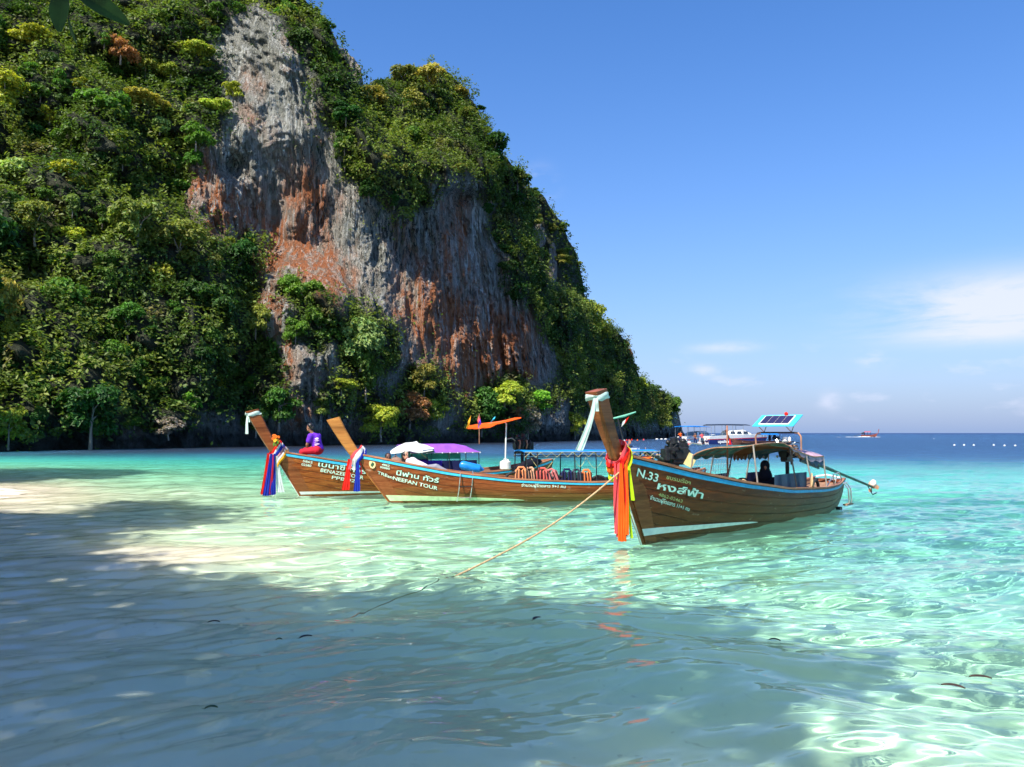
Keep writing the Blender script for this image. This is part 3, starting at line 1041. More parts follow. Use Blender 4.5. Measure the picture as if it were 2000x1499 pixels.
def scatter(Xg, Yg, Zg, weight, n, r, size, name, colour_fn, label, lump=2.2):
    P = np.stack([Xg, Yg, Zg], -1)
    a = P[:-1, :-1]; b = P[:-1, 1:]; c = P[1:, :-1]
    nrm = np.cross(b - a, c - a)
    ar = np.linalg.norm(nrm, axis=-1)
    w = (ar * weight[:-1, :-1]).ravel()
    idx = r.choice(len(w), n, p=w / w.sum())
    nn = (nrm / (ar[..., None] + 1e-9)).reshape(-1, 3)[idx]
    u, v = r.random((n, 1)), r.random((n, 1))
    A, B, Cc = a.reshape(-1, 3)[idx], b.reshape(-1, 3)[idx], c.reshape(-1, 3)[idx]
    Q = A + (B - A) * u + (Cc - A) * v
    flip = np.sign(-(nn * (Q - np.array([0, 0, 20.]))).sum(1))[:, None]
    nn = nn * flip
    hsh = vn(Q[:, 0] * .55 + Q[:, 1] * .35, Q[:, 2] * .6, 301) + .5 * vn(Q[:, 0] * 1.3 + Q[:, 1], Q[:, 2] * 1.3, 302)
    off = (np.clip(.55 + hsh, 0, 1.6) * lump) * r.uniform(.25, 1.0, n) ** .5
    Q = Q + nn * off[:, None] + r.normal(size=(n, 3)) * .18
    ln = nn * .5 + r.normal(size=(n, 3)) * .45 + np.array([0, 0, .6])
    ln /= np.linalg.norm(ln, axis=1)[:, None]
    V, F = leaf_cards(Q, ln, size * r.uniform(.6, 1.35, n), r)
    me = np_mesh(name, V, F, False)
    tone = colour_fn(Q, r)
    set_col(me, 'leaf', np.repeat(tone, 4, 0) * leaf_tone(n, r, .6, 1.45))
    o = link_mesh(name, me, m_leaf)
    o.color = (1, 1, 1, 1)
    tag(o, label, 'undergrowth', None, 'stuff')
    return o


def green(Q, r):
    k = fbm(Q[:, 0] * .09 + Q[:, 1] * .05, Q[:, 2] * .12, 310, 3)[:, None]
    k2 = vn(Q[:, 0] * .3, Q[:, 2] * .3, 315)[:, None]
    a = np.array([[.030, .085, .014]]); b = np.array([[.19, .25, .038]]); c = np.array([[.22, .16, .07]])
    m = np.clip(.45 + .6 * k, 0, 1)
    q = a + (b - a) * m
    return q + (c - q) * (np.clip(k2 - .62, 0, 1) * 1.6)


wgt = (1 - ra) * (CPY < wl_y - 22) * np.where(CPX < -150, .15, 1.0)
sprinkle = (fbm(h * .14, z0 * .14, 330, 3) > .75) * .05
wgt = np.maximum(wgt, sprinkle * (z0 > 5))
wgt_full = np.vstack([wgt, np.repeat(wgt[-1:] * .5, nb_, 0)])
wgt_full[nt_ + 4:] = 0
scatter(CXw, YY, CZw, wgt_full, 300000, rng(3), .285, 'undergrowth', green, 'dense green shrubs and creepers covering the cliff slopes')

for nm, cnt in (('far_ridge', 16000), ('far_hill', 2500)):
    X2, Y2, Z2, wr = RG[nm]
    scatter(X2, Y2, Z2, wr + .02, cnt, rng(len(nm)), .5, 'undergrowth', green, 'olive green shrubs covering the ' + nm.replace('_', ' ') + ' behind the cliff', lump=2.2)

# ------------------------------------------------------------------ boats: materials
def wood(name, a, b, algae=0.35, rough=0.38, band=0.28, green=(.05, .075, .025), wear=(.48, .33, .22)):
    """oiled planking: grain along the boat, algae low down, scuffs"""
    m, nt, p = new_mat(name)
    g1 = noise(nt, (.6, 6, 9), 1.6, 7, .62, .5)
    g2 = noise(nt, (.35, 1, 3.2), 1.4, 5, .6, .3)
    g3 = noise(nt, (1.2, 1, 3), 3.4, 6, .7)
    c = mixrgb(nt, ramp(nt, g1, .32, .68), a, b)
    c = mixrgb(nt, M(nt, 'MULTIPLY', ramp(nt, g2, .46, .70), .75), c, tuple(x * .42 for x in a))
    tcn = N(nt, 'ShaderNodeTexCoord'); sx = N(nt, 'ShaderNodeSeparateXYZ'); nt.links.new(tcn.outputs['Object'], sx.inputs[0])
    low = M(nt, 'SUBTRACT', 1.0, ramp(nt, M(nt, 'ADD', sx.outputs[2], M(nt, 'MULTIPLY', M(nt, 'SUBTRACT', g2, .5), .9)), band * .2, band + .25))
    c = mixrgb(nt, M(nt, 'MULTIPLY', low, algae), c, green)
    c = mixrgb(nt, M(nt, 'MULTIPLY', ramp(nt, g3, .60, .70), .5), c, wear)
    nt.links.new(c, p.inputs['Base Color'])
    nt.links.new(M(nt, 'ADD', M(nt, 'MULTIPLY', g3, .35), rough - .12), p.inputs['Roughness'])
    p.inputs['Specular IOR Level'].default_value = 0.22
    bump(nt, M(nt, 'ADD', g1, M(nt, 'MULTIPLY', g3, .6)), .35, .012, p)
    return m


m_wood1 = wood('orange_brown_planking', (.24, .048, .009), (.43, .125, .024), .10)
m_wood2 = wood('red_brown_planking', (.20, .040, .010), (.33, .090, .025), .50, band=.22, green=(.13, .13, .03))
m_wood3 = wood('dark_green_brown_planking', (.125, .018, .004), (.235, .046, .009), .34, band=.70, green=(.060, .058, .016))
m_stem = wood('dark_prow_wood', (.20, .050, .014), (.34, .105, .034), .15)
m_stem2 = wood('orange_prow_wood', (.36, .13, .03), (.56, .24, .06), .05)
m_deck = wood('weathered_deck', (.22, .12, .07), (.36, .21, .13), .0, .6)
m_rail = wood('reddish_rail', (.30, .12, .06), (.48, .21, .12), .0, .45)
m_blue = plain('sky_blue_paint', (.05, .48, .74), .35, var=.12, s=9)
m_blue3 = plain('strong_blue_paint', (.018, .30, .58), .35, var=.14, s=9)
m_white = plain('chalky_white_paint', (.74, .76, .70), .5, var=.10, s=8)
m_ltgreen = plain('pale_green_band_paint', (.55, .70, .38), .5, var=.15, s=8)
m_letter = plain('mint_white_lettering', (.62, .84, .70), .5, var=.06)
m_letter_y = plain('faded_yellow_lettering', (.42, .47, .16), .5, var=.25, s=20)
m_outline = plain('dark_green_letter_edge', (.012, .11, .06), .5, var=.1)
m_steel = plain('dull_steel_tube', (.42, .36, .30), .4, .6, var=.25, s=5)
m_rust = plain('rusty_tube', (.34, .17, .10), .6, .2, var=.3, s=7)
m_black = plain('sooty_black_metal', (.022, .022, .024), .45, .4, var=.4, s=12)
m_chrome = plain('worn_chrome', (.62, .60, .56), .28, .85, var=.3, s=9)
m_rope = plain('tan_rope', (.48, .33, .17), .85, var=.25, s=30, bumps=.5)
m_rope_y = plain('yellow_cord', (.62, .52, .22), .8, var=.2)
m_rope_w = plain('white_cord', (.72, .72, .68), .8, var=.1)
m_tyre = plain('black_rubber', (.02, .02, .022), .8, var=.2)
m_skin = plain('tanned_skin', (.36, .17, .095), .5, var=.08)
m_hair = plain('black_hair', (.012, .010, .010), .45, var=.2)


def cloth(name, col, t=.25, rough=.75, var=.12):
    return plain(name, col, rough, var=var, s=5, translucent=t, spec=.2)


m_purple = cloth('purple_cloth', (.17, .035, .62))
m_oldteal = cloth('faded_teal_mesh_awning', (.11, .24, .21), .45, .8, .35)
m_lilac = cloth('lilac_awning_cloth', (.34, .11, .66))
m_navy = cloth('navy_cloth', (.012, .016, .07), .05)
m_violet = cloth('deep_violet_cloth', (.05, .012, .30), .1)
m_redc = cloth('bright_red_cloth', (.85, .02, .012), .3)
m_orange = cloth('orange_cloth', (.95, .14, .012), .35)
m_coral = cloth('coral_pink_cloth', (.92, .12, .14), .35)
m_lime = cloth('lime_cloth', (.60, .80, .02), .35)
m_bluec = cloth('royal_blue_cloth', (.012, .03, .36), .2)
m_whitec = cloth('white_cloth', (.78, .80, .78), .35)
m_mint = cloth('pale_mint_scarf', (.66, .80, .74), .35)
m_pinkc = cloth('dusty_pink_cloth', (.62, .27, .33), .3)
m_teal = cloth('sea_green_mesh_cloth', (.16, .55, .44), .6)
m_yellow = cloth('yellow_cloth', (.90, .46, .03), .35)
m_tarpblue = cloth('bright_blue_tarpaulin', (.008, .25, .74), .15, .5)
m_flatblue = cloth('blue_vinyl', (.01, .17, .55), .1, .4)
m_greytarp = cloth('faded_blue_tarpaulin', (.05, .10, .16), .2)
m_canvas = cloth('patched_pinkish_awning', (.58, .40, .50), .3, .6, .3)
m_brownc = cloth('rust_brown_cloth', (.30, .12, .05), .35)
m_black_c = cloth('black_cloth', (.008, .009, .016), .0)
m_crimson = cloth('crimson_cloth', (.52, .015, .035), .15)


# ------------------------------------------------------------------ boats: hull form
def smooth_prof(pts):
    P = sorted(pts)
    xs = [p[0] for p in P]; zs = [p[1] for p in P]
    t = np.linspace(0, 1, 201)
    z = np.interp(t, xs, zs)
    k = np.ones(17) / 17
    zp = np.concatenate([2 * z[0] - z[8:0:-1], z, 2 * z[-1] - z[-2:-10:-1]])
    z = np.convolve(zp, k, 'valid')
    return lambda s: float(np.interp(s, t, z))


class Hull:
    def __init__(self, foot, head, L, xj, zj, g, W=.85, stern_w=.34, name_root=None):
        self.F, self.L, self.xj, self.zj, self.W = foot, L, xj, zj, W
        self.head = head.normalized()
        self.g = smooth_prof(g)
        self.w = smooth_prof([(0, .07), (.05, .20), (.12, .40), (.22, W * .70), (.35, W * .92), (.5, W), (.68, W * .98), (.84, W * .86), (.94, W * .62), (1, stern_w)])
        self.rz = math.atan2(self.head.y, self.head.x)

    def zk(self, s):
        return -.04 - .34 * min(1.0, s * 7) * (1 - .5 * max(0, (s - .75) / .25) ** 2)

    def x(self, s, z):
        return -s * self.L + self.xj * (max(z, -.15) / self.zj) * max(0, 1 - s * 1.15) ** 2.2 - .30 * max(0, z) * s ** 7

    def y(self, s, z):
        g, k = self.g(s), self.zk(s)
        t = min(max((z - k) / (g - k), 0.0), 1.1)
        e = .95 - .55 * min(1.0, s * 2.6)
        pr = math.sin(min(t, 1) * math.pi / 2) ** e if t > 0 else 0
        if t > 1: pr += (t - 1) * .2
        return .045 * (1 - s) + (self.w(s) - .045) * pr

    def P(self, s, t, side=1, off=0.0):
        """surface point: t 0 keel .. 1 gunwale, side +1 port"""
        k, g = self.zk(s), self.g(s)
        z = k + t * (g - k)
        y = self.y(s, z) + off
        return Vector((self.x(s, z), side * y, z))

    def world(self, v):
        c, s_ = math.cos(self.rz), math.sin(self.rz)
        return Vector((self.F.x + c * v.x - s_ * v.y, self.F.y + s_ * v.x + c * v.y, v.z))

    def local(self, v):
        d = Vector(v) - Vector((self.F.x, self.F.y, 0))
        c, s_ = math.cos(self.rz), math.sin(self.rz)
        return Vector((c * d.x + s_ * d.y, -s_ * d.x + c * d.y, d.z))

    def locate(self, px, py):
        """s, z on the port side seen at a pixel"""
        if not hasattr(self, '_tab'):
            self._tab = []
            for i in range(241):
                s = i / 240
                for j in range(61):
                    t = .05 + .95 * j / 60
                    p = self.P(s, t)
                    w = self.world(p)
                    q = project(w)
                    self._tab.append((q[0], q[1], s, p.z, w.y))
            self._tab = np.array(self._tab)
        d = (self._tab[:, 0] - px) ** 2 + (self._tab[:, 1] - py) ** 2
        r = self._tab[int(np.argmin(d))]
        return r[2], r[3], r[4]


def project(w):
    dx, dy, dz = w.x, w.y, w.z - CAM_H
    fz = dy * CP + dz * SP
    uy = -dy * SP + dz * CP
    return 1000 + FPX * dx / fz, 749.5 - FPX * uy / fz


def sweep(b, pts, wid, hgt, side=1, ydir=1):
    """rectangular section along a path; wid across (y), hgt up (z)"""
    rings = []
    for i, p in enumerate(pts):
        w = wid[i] if isinstance(wid, list) else wid
        h = hgt[i] if isinstance(hgt, list) else hgt
        rings.append([b.bm.verts.new(p + Vector((0, a * w / 2, c * h / 2))) for a, c in ((-1, -1), (1, -1), (1, 1), (-1, 1))])
    for A, B in zip(rings[:-1], rings[1:]):
        for k in range(4):
            b.bm.faces.new((A[k], A[(k + 1) % 4], B[(k + 1) % 4], B[k]))
    b.bm.faces.new(rings[0][::-1]); b.bm.faces.new(rings[-1])


def strip(h, s0, s1, t0, t1, side, o_in, o_out, n=30, taper=None):
    """a closed strake lying on the hull between two heights (t as numbers or functions of s)"""
    b = MB()
    f0 = t0 if callable(t0) else (lambda s: t0)
    f1 = t1 if callable(t1) else (lambda s: t1)
    rows = []
    for i in range(n + 1):
        s = s0 + (s1 - s0) * (i / n) ** 1.25
        a, c = f0(s), f1(s)
        rows.append([b.bm.verts.new(v) for v in (h.P(s, a, side, o_in), h.P(s, a, side, o_out), h.P(s, (a + c) / 2, side, o_out + .002), h.P(s, c, side, o_out), h.P(s, c, side, o_in))])
    for A, B in zip(rows[:-1], rows[1:]):
        for k in range(5):
            b.bm.faces.new((A[k], A[(k + 1) % 5], B[(k + 1) % 5], B[k]))
    b.bm.faces.new(rows[0][::-1]); b.bm.faces.new(rows[-1])
    return b


def lettering(h, text, p0, p1, cap_px, mat, parent, bold=0.012, shear=.12, off=.030, outline=None, spacing=1.0):
    """paint the words on the port side between two pixels of the hull"""
    cu = bpy.data.curves.new('lettering', 'FONT')
    cu.body = text
    cu.size = 1.0
    cu.space_character = spacing
    cu.offset = bold
    cu.resolution_u = 3
    tmp = bpy.data.objects.new('lettering', cu)
    COL.objects.link(tmp)
    dg = bpy.context.evaluated_depsgraph_get()
    me = bpy.data.meshes.new_from_object(tmp.evaluated_get(dg))
    bpy.data.objects.remove(tmp)
    bpy.data.curves.remove(cu)
    n = len(me.vertices)
    v = np.empty(n * 3); me.vertices.foreach_get('co', v); v = v.reshape(-1, 3)
    u0, u1 = v[:, 0].min(), v[:, 0].max()
    sA, zA, dA = h.locate(*p0)
    sB, zB, dB = h.locate(*p1)
    cap = cap_px * (dA + dB) / 2 / FPX / .70
    out = np.empty_like(v)
    for i in range(n):
        u = (v[i, 0] - u0) / (u1 - u0)
        vv = v[i, 1] * cap
        us = u - shear * v[i, 1] * 0.0
        z = zA + (zB - zA) * u + vv
        xA = h.x(sA, zA); xB = h.x(sB, zB)
        x = xA + (xB - xA) * u - shear * vv
        s = sA + (sB - sA) * u
        for _ in range(6):
            s += (h.x(s, z) - x) / h.L
            s = min(max(s, 0.0), 1.0)
        out[i] = (x, h.y(s, z) + off, z)
    me.vertices.foreach_set('co', out.ravel())
    me.update()
    o = link_mesh('lettering', me, mat, parent)
    return o


def prow(h, root, top, mat, w_top=.33, w_bot=.24, lat=.17, curve=-.025):
    """the tall carved prow post rising from the stem head"""
    A = Vector((h.xj - .10, 0, h.zj - .10)); B = Vector(top)
    b = MB()
    rings = []
    n = 9
    for i in range(n + 1):
        t = i / n
        p = A.lerp(B, t) + Vector((-.4, 0, -.9)).normalized() * 0
        d = (B - A).normalized()
        perp = Vector((-d.z, 0, d.x))                # points back and up
        p = p + perp * curve * math.sin(math.pi * t)
        w = w_bot + (w_top - w_bot) * t ** 1.3
        l = lat * (.8 + .5 * t)
        cz = .028
        sec = [(-w / 2 + cz, -l / 2), (w / 2 - cz, -l / 2), (w / 2, -l / 2 + cz), (w / 2, l / 2 - cz), (w / 2 - cz, l / 2), (-w / 2 + cz, l / 2), (-w / 2, l / 2 - cz), (-w / 2, -l / 2 + cz)]
        tilt = .0 if i < n else 0
        rings.append([b.bm.verts.new(p + perp * a + Vector((0, c, 0)) + (d * (-.10 * (a / w) + 0) if i == n else Vector())) for a, c in sec])
    for X, Y in zip(rings[:-1], rings[1:]):
        for k in range(8):
            b.bm.faces.new((X[k], X[(k + 1) % 8], Y[(k + 1) % 8], Y[k]))
    b.bm.faces.new(rings[0][::-1]); b.bm.faces.new(rings[-1])
    return b.build('prow_post', mat, root, smooth=True)


def ribbon_strip(top, length, width, dirx, seed, flare=1.6, sway=(0, 0), thick=.004, nfold=3):
    """a hanging strip of cloth with soft vertical folds; dirx is the unit direction of its width"""
    r = random.Random(seed)
    nrm = Vector((-dirx.y, dirx.x, 0))
    rows = []
    ph = r.uniform(0, 6)
    for i in range(15):
        t = i / 14
        w = width * (.45 + (flare - .45) * t ** .8)
        row = []
        for j in range(9):
            u = j / 8 - .5
            fold = math.sin(u * nfold * 6.28 + ph + t * 1.2) * width * .055 * (.4 + t)
            p = Vector(top) + dirx * (u * w + sway[0] * t ** 1.5) + nrm * (fold + sway[1] * t ** 1.5 + .012 * math.sin(5 * t + ph)) - Vector((0, 0, length * t * (1 - .03 * abs(u) * r.random())))
            row.append(p)
        rows.append(row)
    b = MB(); b.sheet(rows, thick)
    return b


def wrap(b, c, ax_d, ra, rb, r, n=20, tilt=0.0, sq=.75):
    """a loop of twisted cloth round a post whose direction is ax_d"""
    ax = Vector(ax_d).normalized()
    f = Vector((-ax.z, 0, ax.x))
    s = Vector((0, 1, 0))
    rows = []
    n = 26
    for k in range(n + 1):
        a = 2 * math.pi * k / n
        c_ = Vector(c) + ax * tilt * math.cos(a)
        ca, sa_ = math.cos(a), math.sin(a)
        rd = f * math.copysign(abs(ca) ** sq, ca) * ra + s * math.copysign(abs(sa_) ** sq, sa_) * rb
        row = []
        for j in range(5):
            q = (j - 2) / 2
            row.append(c_ + rd * (1 + .07 * math.cos(q * 2.4 + k * .9) - .05 * abs(q)) + ax * r * 1.9 * q * (1 + .25 * math.sin(a * 3 + tilt * 40)))
        rows.append(row)
    b.sheet(rows, .006)


def garland(h, label, mats_wrap, tails, group=None):
    """cloths tied round the stem head, with hanging tails; a thing of its own"""
    root = empty('prow_garland', (h.F.x, h.F.y, 0), h.rz, label, 'ribbon garland', group)
    A = Vector((h.xj - .02, 0, h.zj)); ax = Vector((.45, 0, .9)).normalized()
    for i, (m, dz, ra, rb, tilt) in enumerate(mats_wrap):
        b = MB()
        wrap(b, A + ax * dz + Vector((-.06, 0, 0)), ax, ra, rb, .030, tilt=tilt)
        b.build('wrap', m, root)
    for i, (m, off, ln, wd, sway) in enumerate(tails):
        d = Vector((off[3], off[4], 0)).normalized() if len(off) > 3 else Vector((-.75, .66, 0))
        b = ribbon_strip(A + Vector(off[:3]), ln, wd, d, 40 + i, sway=sway)
        b.build('ribbon', m, root)
    return root


def make_longtail(name, label, h, mats, group, top, band, rail_m=None, nplank=7, deck_top=.20):
    """hull of overlapping strakes with keel, stem, prow, rails, decks and thwarts"""
    wood_m, stem_m, prow_m, blue_m, band_m = mats
    root = empty(name, (h.F.x, h.F.y, 0), h.rz, label, 'boat', group)
    # inner skin
    for side in (1, -1):
        rows = [[h.P(s, t, side, -.022) for t in np.linspace(0, 1, 9)] for s in np.linspace(0, 1, 41)]
        b = MB(); b.sheet(rows, .012)
        b.build('hull_lining', m_deck, root)
        edges = np.linspace(0, .955, nplank + 1)
        for k in range(nplank):
            b = strip(h, 0.0, 1.0, edges[k] + .003, edges[k + 1] - .006, side, -.012, .010 + .004 * (k % 2), 34)
            b.build('plank', wood_m, root, smooth=True)
        b = strip(h, .008, .997, .93, .985, side, .006, .030, 40)
        b.build('blue_stripe', blue_m, root)
        zt = lambda z: (lambda s: (z - h.zk(s)) / (h.g(s) - h.zk(s)))
        b = strip(h, .0, band[2], zt(band[0]), (lambda s, q=band: ((q[0] + .010 + (q[1] - q[0]) * (1 - s / q[2]) ** .6) - h.zk(s)) / (h.g(s) - h.zk(s))), side, .006, .022, 24)
        b.build('waterline_band', band_m, root)
        # dark wedge of boards beside the stem
        b = strip(h, 0.0, .036, .05, .93, side, .004, .019, 5)
        b.build('stem_cheek', stem_m, root)
        b = MB()
        sweep(b, [h.P(s, 1, side, 0) + Vector((0, 0, .018)) for s in np.linspace(.004, 1, 44)], .085, .040)
        b.build('gunwale', rail_m or m_rail, root, smooth=True)
    # transom
    b = MB()
    prof = [h.P(1, t, 1) for t in np.linspace(0, 1, 8)] + [h.P(1, t, -1) for t in np.linspace(1, 0, 8)]
    v0 = [b.bm.verts.new(p) for p in prof[:-1]]; v1 = [b.bm.verts.new(p + Vector((-.05, 0, 0))) for p in prof[:-1]]
    b.bm.faces.new(v0); b.bm.faces.new(v1[::-1])
    for k in range(len(v0)):
        b.bm.faces.new((v0[k], v1[k], v1[(k + 1) % len(v0)], v0[(k + 1) % len(v0)]))
    b.build('transom', wood_m, root)
    # keel and stem timber
    b = MB()
    pts = [Vector((h.x(s, h.zk(s)), 0, h.zk(s) - .01)) for s in np.linspace(1, 0, 12)]
    sweep(b, pts, .08, .07)
    b.build('keel', wood_m, root)
    b = MB()
    n = 8
    rings = []
    for i in range(n + 1):
        z = -.10 + (h.zj + .06) * i / n
        xx = h.xj * z / h.zj
        ww = .115 - .02 * i / n
        rings.append([b.bm.verts.new(Vector((xx + a, c, z))) for a, c in ((-.16, -ww / 2), (.055, -ww / 4), (.055, ww / 4), (-.16, ww / 2))])
    for X, Y in zip(rings[:-1], rings[1:]):
        for k in range(4):
            b.bm.faces.new((X[k], X[(k + 1) % 4], Y[(k + 1) % 4], Y[k]))
    b.bm.faces.new(rings[0][::-1]); b.bm.faces.new(rings[-1])
    b.build('stem', stem_m, root, smooth=False)
    b = MB()                                                    # thin paler edge along the stem
    b.tube([Vector((h.xj * z / h.zj + .060, 0, z)) for z in np.linspace(-.05, h.zj - .1, 8)], .014, 6)
    b.build('stem_edge', m_white if wood_m is not m_wood2 else prow_m, root)
    prow(h, root, top, prow_m)
    # foredeck, floor, thwarts
    def deck(s0, s1, drop, nm, mat):
        rows = []
        for s in np.linspace(s0, s1, 14):
            z = h.g(s) - drop
            yy = max(.01, h.y(s, z) - .03)
            rows.append([Vector((h.x(s, z), yy * k, z)) for k in (-1, -.5, 0, .5, 1)])
        b = MB(); b.sheet(rows, .02); return b.build(nm, mat, root)
    deck(.01, deck_top, .08, 'foredeck', m_deck)
    rows = []
    for s in np.linspace(.06, .97, 24):
        z = .10
        yy = max(.01, h.y(s, z) - .02)
        rows.append([Vector((h.x(s, z), yy * k, z)) for k in (-1, -.5, 0, .5, 1)])
    b = MB(); b.sheet(rows, .02); b.build('floor_boards', m_deck, root)
    deck(.90, .99, .10, 'afterdeck', m_deck)
    for s in np.linspace(deck_top + .08, .86, 6):
        z = h.g(s) - .20
        b = MB(); b.box((h.x(s, z), 0, z), (.20, 2 * h.y(s, z) - .05, .03)); b.build('thwart', m_deck, root, smooth=False)
    return root


def post(root, a, b_, r=.016, mat=None, name='canopy_post'):
    b = MB(); b.tube([a, b_], r, 8); return b.build(name, mat or m_steel, root)


GB = 'long wooden boats with raised prows moored in the shallows'
# ------------------------------------------------------------------ leftmost boat
F1 = ground(590, 972)
H1 = Hull(F1, Vector((-.875, -.48, 0)), 7.9, .78, 1.27, [(0, 1.30), (.15, 1.02), (.3, .80), (.5, .62), (.7, .60), (.88, .72), (1, .92)], .80, .10)
B1 = make_longtail('longtail_boat', 'leftmost moored boat, orange brown, with a woman seated on its bow', H1,
                   (m_wood1, m_stem, m_stem, m_blue, m_white), GB, (1.40, 0, 2.42), (.085, .155, .42))
# ------------------------------------------------------------------ middle boat
F2 = ground(765, 983)
H2 = Hull(F2, Vector((-.976, -.215, 0)), 8.4, .95, 1.24, [(0, 1.27), (.10, 1.03), (.22, .78), (.38, .60), (.6, .50), (.8, .52), (.93, .66), (1, .80)], .82, .22)
B2 = make_longtail('longtail_boat', 'middle red brown boat with a flat blue roof and a boarding ladder', H2,
                   (m_wood2, m_stem, m_stem2, m_blue, m_ltgreen), GB, (1.50, 0, 2.17), (.06, .20, .40), deck_top=.10)
# ------------------------------------------------------------------ right boat
F3 = ground(1255, 1058)
H3 = Hull(F3, Vector((-.653, -.757, 0)), 8.6, .80, 1.42, [(0, 1.46), (.15, 1.13), (.3, .88), (.5, .67), (.75, .57), (.92, .58), (1, .66)], .86, .42)
B3 = make_longtail('longtail_boat', 'right greenish brown boat with a tall prow and arched awning', H3,
                   (m_wood3, m_stem, m_stem, m_blue3, m_white), GB, (1.32, 0, 2.46), (.10, .21, .36))

LET = [
    (H3, B3, 'N.33', (1239, 931), (1281, 941), 15.5, m_letter, .022),
    (H3, B3, 'ชมรมเรือฯ', (1299, 936), (1345, 948), 7.5, m_letter_y, .012),
    (H3, B3, 'หงส์ฟ้า', (1281, 956), (1368, 974), 13.5, m_letter, .030),
    (H3, B3, '4862-02463', (1281, 968), (1328, 982), 6.0, m_letter_y, .012),
    (H3, B3, 'จำนวนผู้โดยสาร 11+1 คน', (1268, 975), (1344, 999), 7.5, m_letter, .016),
    (H1, B1, '5862', (591, 903), (609, 906), 4.6, m_letter, .02),
    (H1, B1, '02580', (588, 909), (608, 912), 4.6, m_letter, .02),
    (H1, B1, 'เบนาซี ทัวร์', (621, 910), (713, 926), 9.0, m_letter, .020),
    (H1, B1, 'BENAZEE TOUR', (626, 921), (708, 937), 6.8, m_letter, .026),
    (H1, B1, 'PPB.028', (647, 936), (700, 944), 6.2, m_letter, .022),
    (H2, B2, '4862', (744, 910), (760, 913), 4.4, m_letter, .022),
    (H2, B2, '00880', (741, 915), (761, 919), 4.0, m_letter, .022),
    (H2, B2, 'นีฟาน ทัวร์', (774, 927), (855, 944), 9.0, m_letter, .022),
    (H2, B2, 'TREan', (737, 926), (766, 935), 5.6, m_letter, .026),
    (H2, B2, 'NEEFAN TOUR', (768, 937), (854, 957), 7.0, m_letter, .026),
    (H2, B2, 'จำนวนผู้โดยสาร 9+1 คน', (1018, 950), (1105, 953), 5.6, m_letter, .016),
]
for (h_, b_, t_, p0, p1, cap, m_, bold) in LET:
    if cap > 8:
        lettering(h_, t_, p0, p1, cap, m_outline, b_, bold * .6 + .024, off=.0265)
    lettering(h_, t_, p0, p1, cap * .96, m_, b_, bold * .6, off=.031)

# round club badge on the middle boat
s_, z_, d_ = H2.locate(727, 906)
b = MB()
c0 = Vector((H2.x(s_, z_), H2.y(s_, z_) + .024, z_))
n = 20
tan = (H2.P(s_ + .02, .8) - H2.P(s_ - .0, .8)).normalized()
ring = [c0 + tan * .085 * math.cos(a) + Vector((0, .004, 1)) * .105 * math.sin(a) for a in [6.283 * k / n for k in range(n)]]
vs_ = [b.bm.verts.new(p) for p in ring]; vb_ = [b.bm.verts.new(p + Vector((0, .008, 0))) for p in ring]
b.bm.faces.new(vs_[::-1]); b.bm.faces.new(vb_)
for k in range(n): b.bm.faces.new((vs_[k], vs_[(k + 1) % n], vb_[(k + 1) % n], vb_[k]))
badge = b.build('badge', plain('cream_yellow_badge', (.80, .60, .28), .5), B2)
b = MB()
for (u, w, rr_) in ((0, .03, .026), (.025, 0, .03), (-.02, -.02, .028), (.0, -.045, .022), (.03, .035, .014)):
    b.ell(c0 + tan * u + Vector((0, .012, w)), (rr_, .004, rr_), u=10, v=6)
b.build('badge_device', plain('dark_badge_green', (.03, .09, .04), .5), badge)

# ------------------------------------------------------------------ cloths on the prows
V_ = (0.62, -.78)
garland(H3, 'red, orange and lime ribbons knotted on the prow of the right boat', [
    (m_coral, .06, .20, .15, .10), (m_redc, -.01, .22, .17, .05), (m_orange, -.06, .23, .18, .09), (m_lime, -.14, .25, .20, .16)],
    [(m_coral, (.10, .12, -.08, -.7, .7), 1.18, .085, (.02, 0)), (m_redc, (.07, .17, -.08, -.7, .7), 1.17, .09, (.0, 0)),
     (m_orange, (.12, .17, -.10, -.8, .6), 1.22, .09, (.02, .0)), (m_orange, (.04, .22, -.10, -.6, .8), 1.12, .075, (-.03, 0)),
     (m_lime, (.03, .20, -.12, -.8, .6), 1.16, .030, (.10, .0)), (m_lime, (-.06, .22, -.14, -.8, .6), .55, .04, (.05, 0)), (m_coral, (.15, .08, -.10, -.8, .6), 1.10, .06, (.03, 0))])
garland(H1, 'blue, red and white ribbons knotted on the prow of the leftmost boat', [
    (m_redc, .12, .21, .13, .10), (m_whitec, .07, .22, .14, .10), (m_bluec, .01, .23, .15, .10), (m_pinkc, -.08, .25, .16, .12), (m_whitec, -.15, .27, .18, .14), (m_yellow, -.20, .28, .19, .15)],
    [(m_redc, (.22, .14, -.02, 1, 0), 1.12, .11, (.10, 0)), (m_bluec, (.14, .16, -.04, 1, 0), 1.14, .14, (.10, 0)), (m_bluec, (.06, .18, -.04, 1, 0), 1.12, .10, (.03, 0)),
     (m_crimson, (.10, .20, -.06, 1, 0), 1.08, .05, (.04, 0)), (m_whitec, (-.02, .16, -.10, 1, 0), 1.0, .12, (-.12, 0)), (m_yellow, (.02, .14, -.1, 1, 0), 1.05, .04, (.0, 0))])
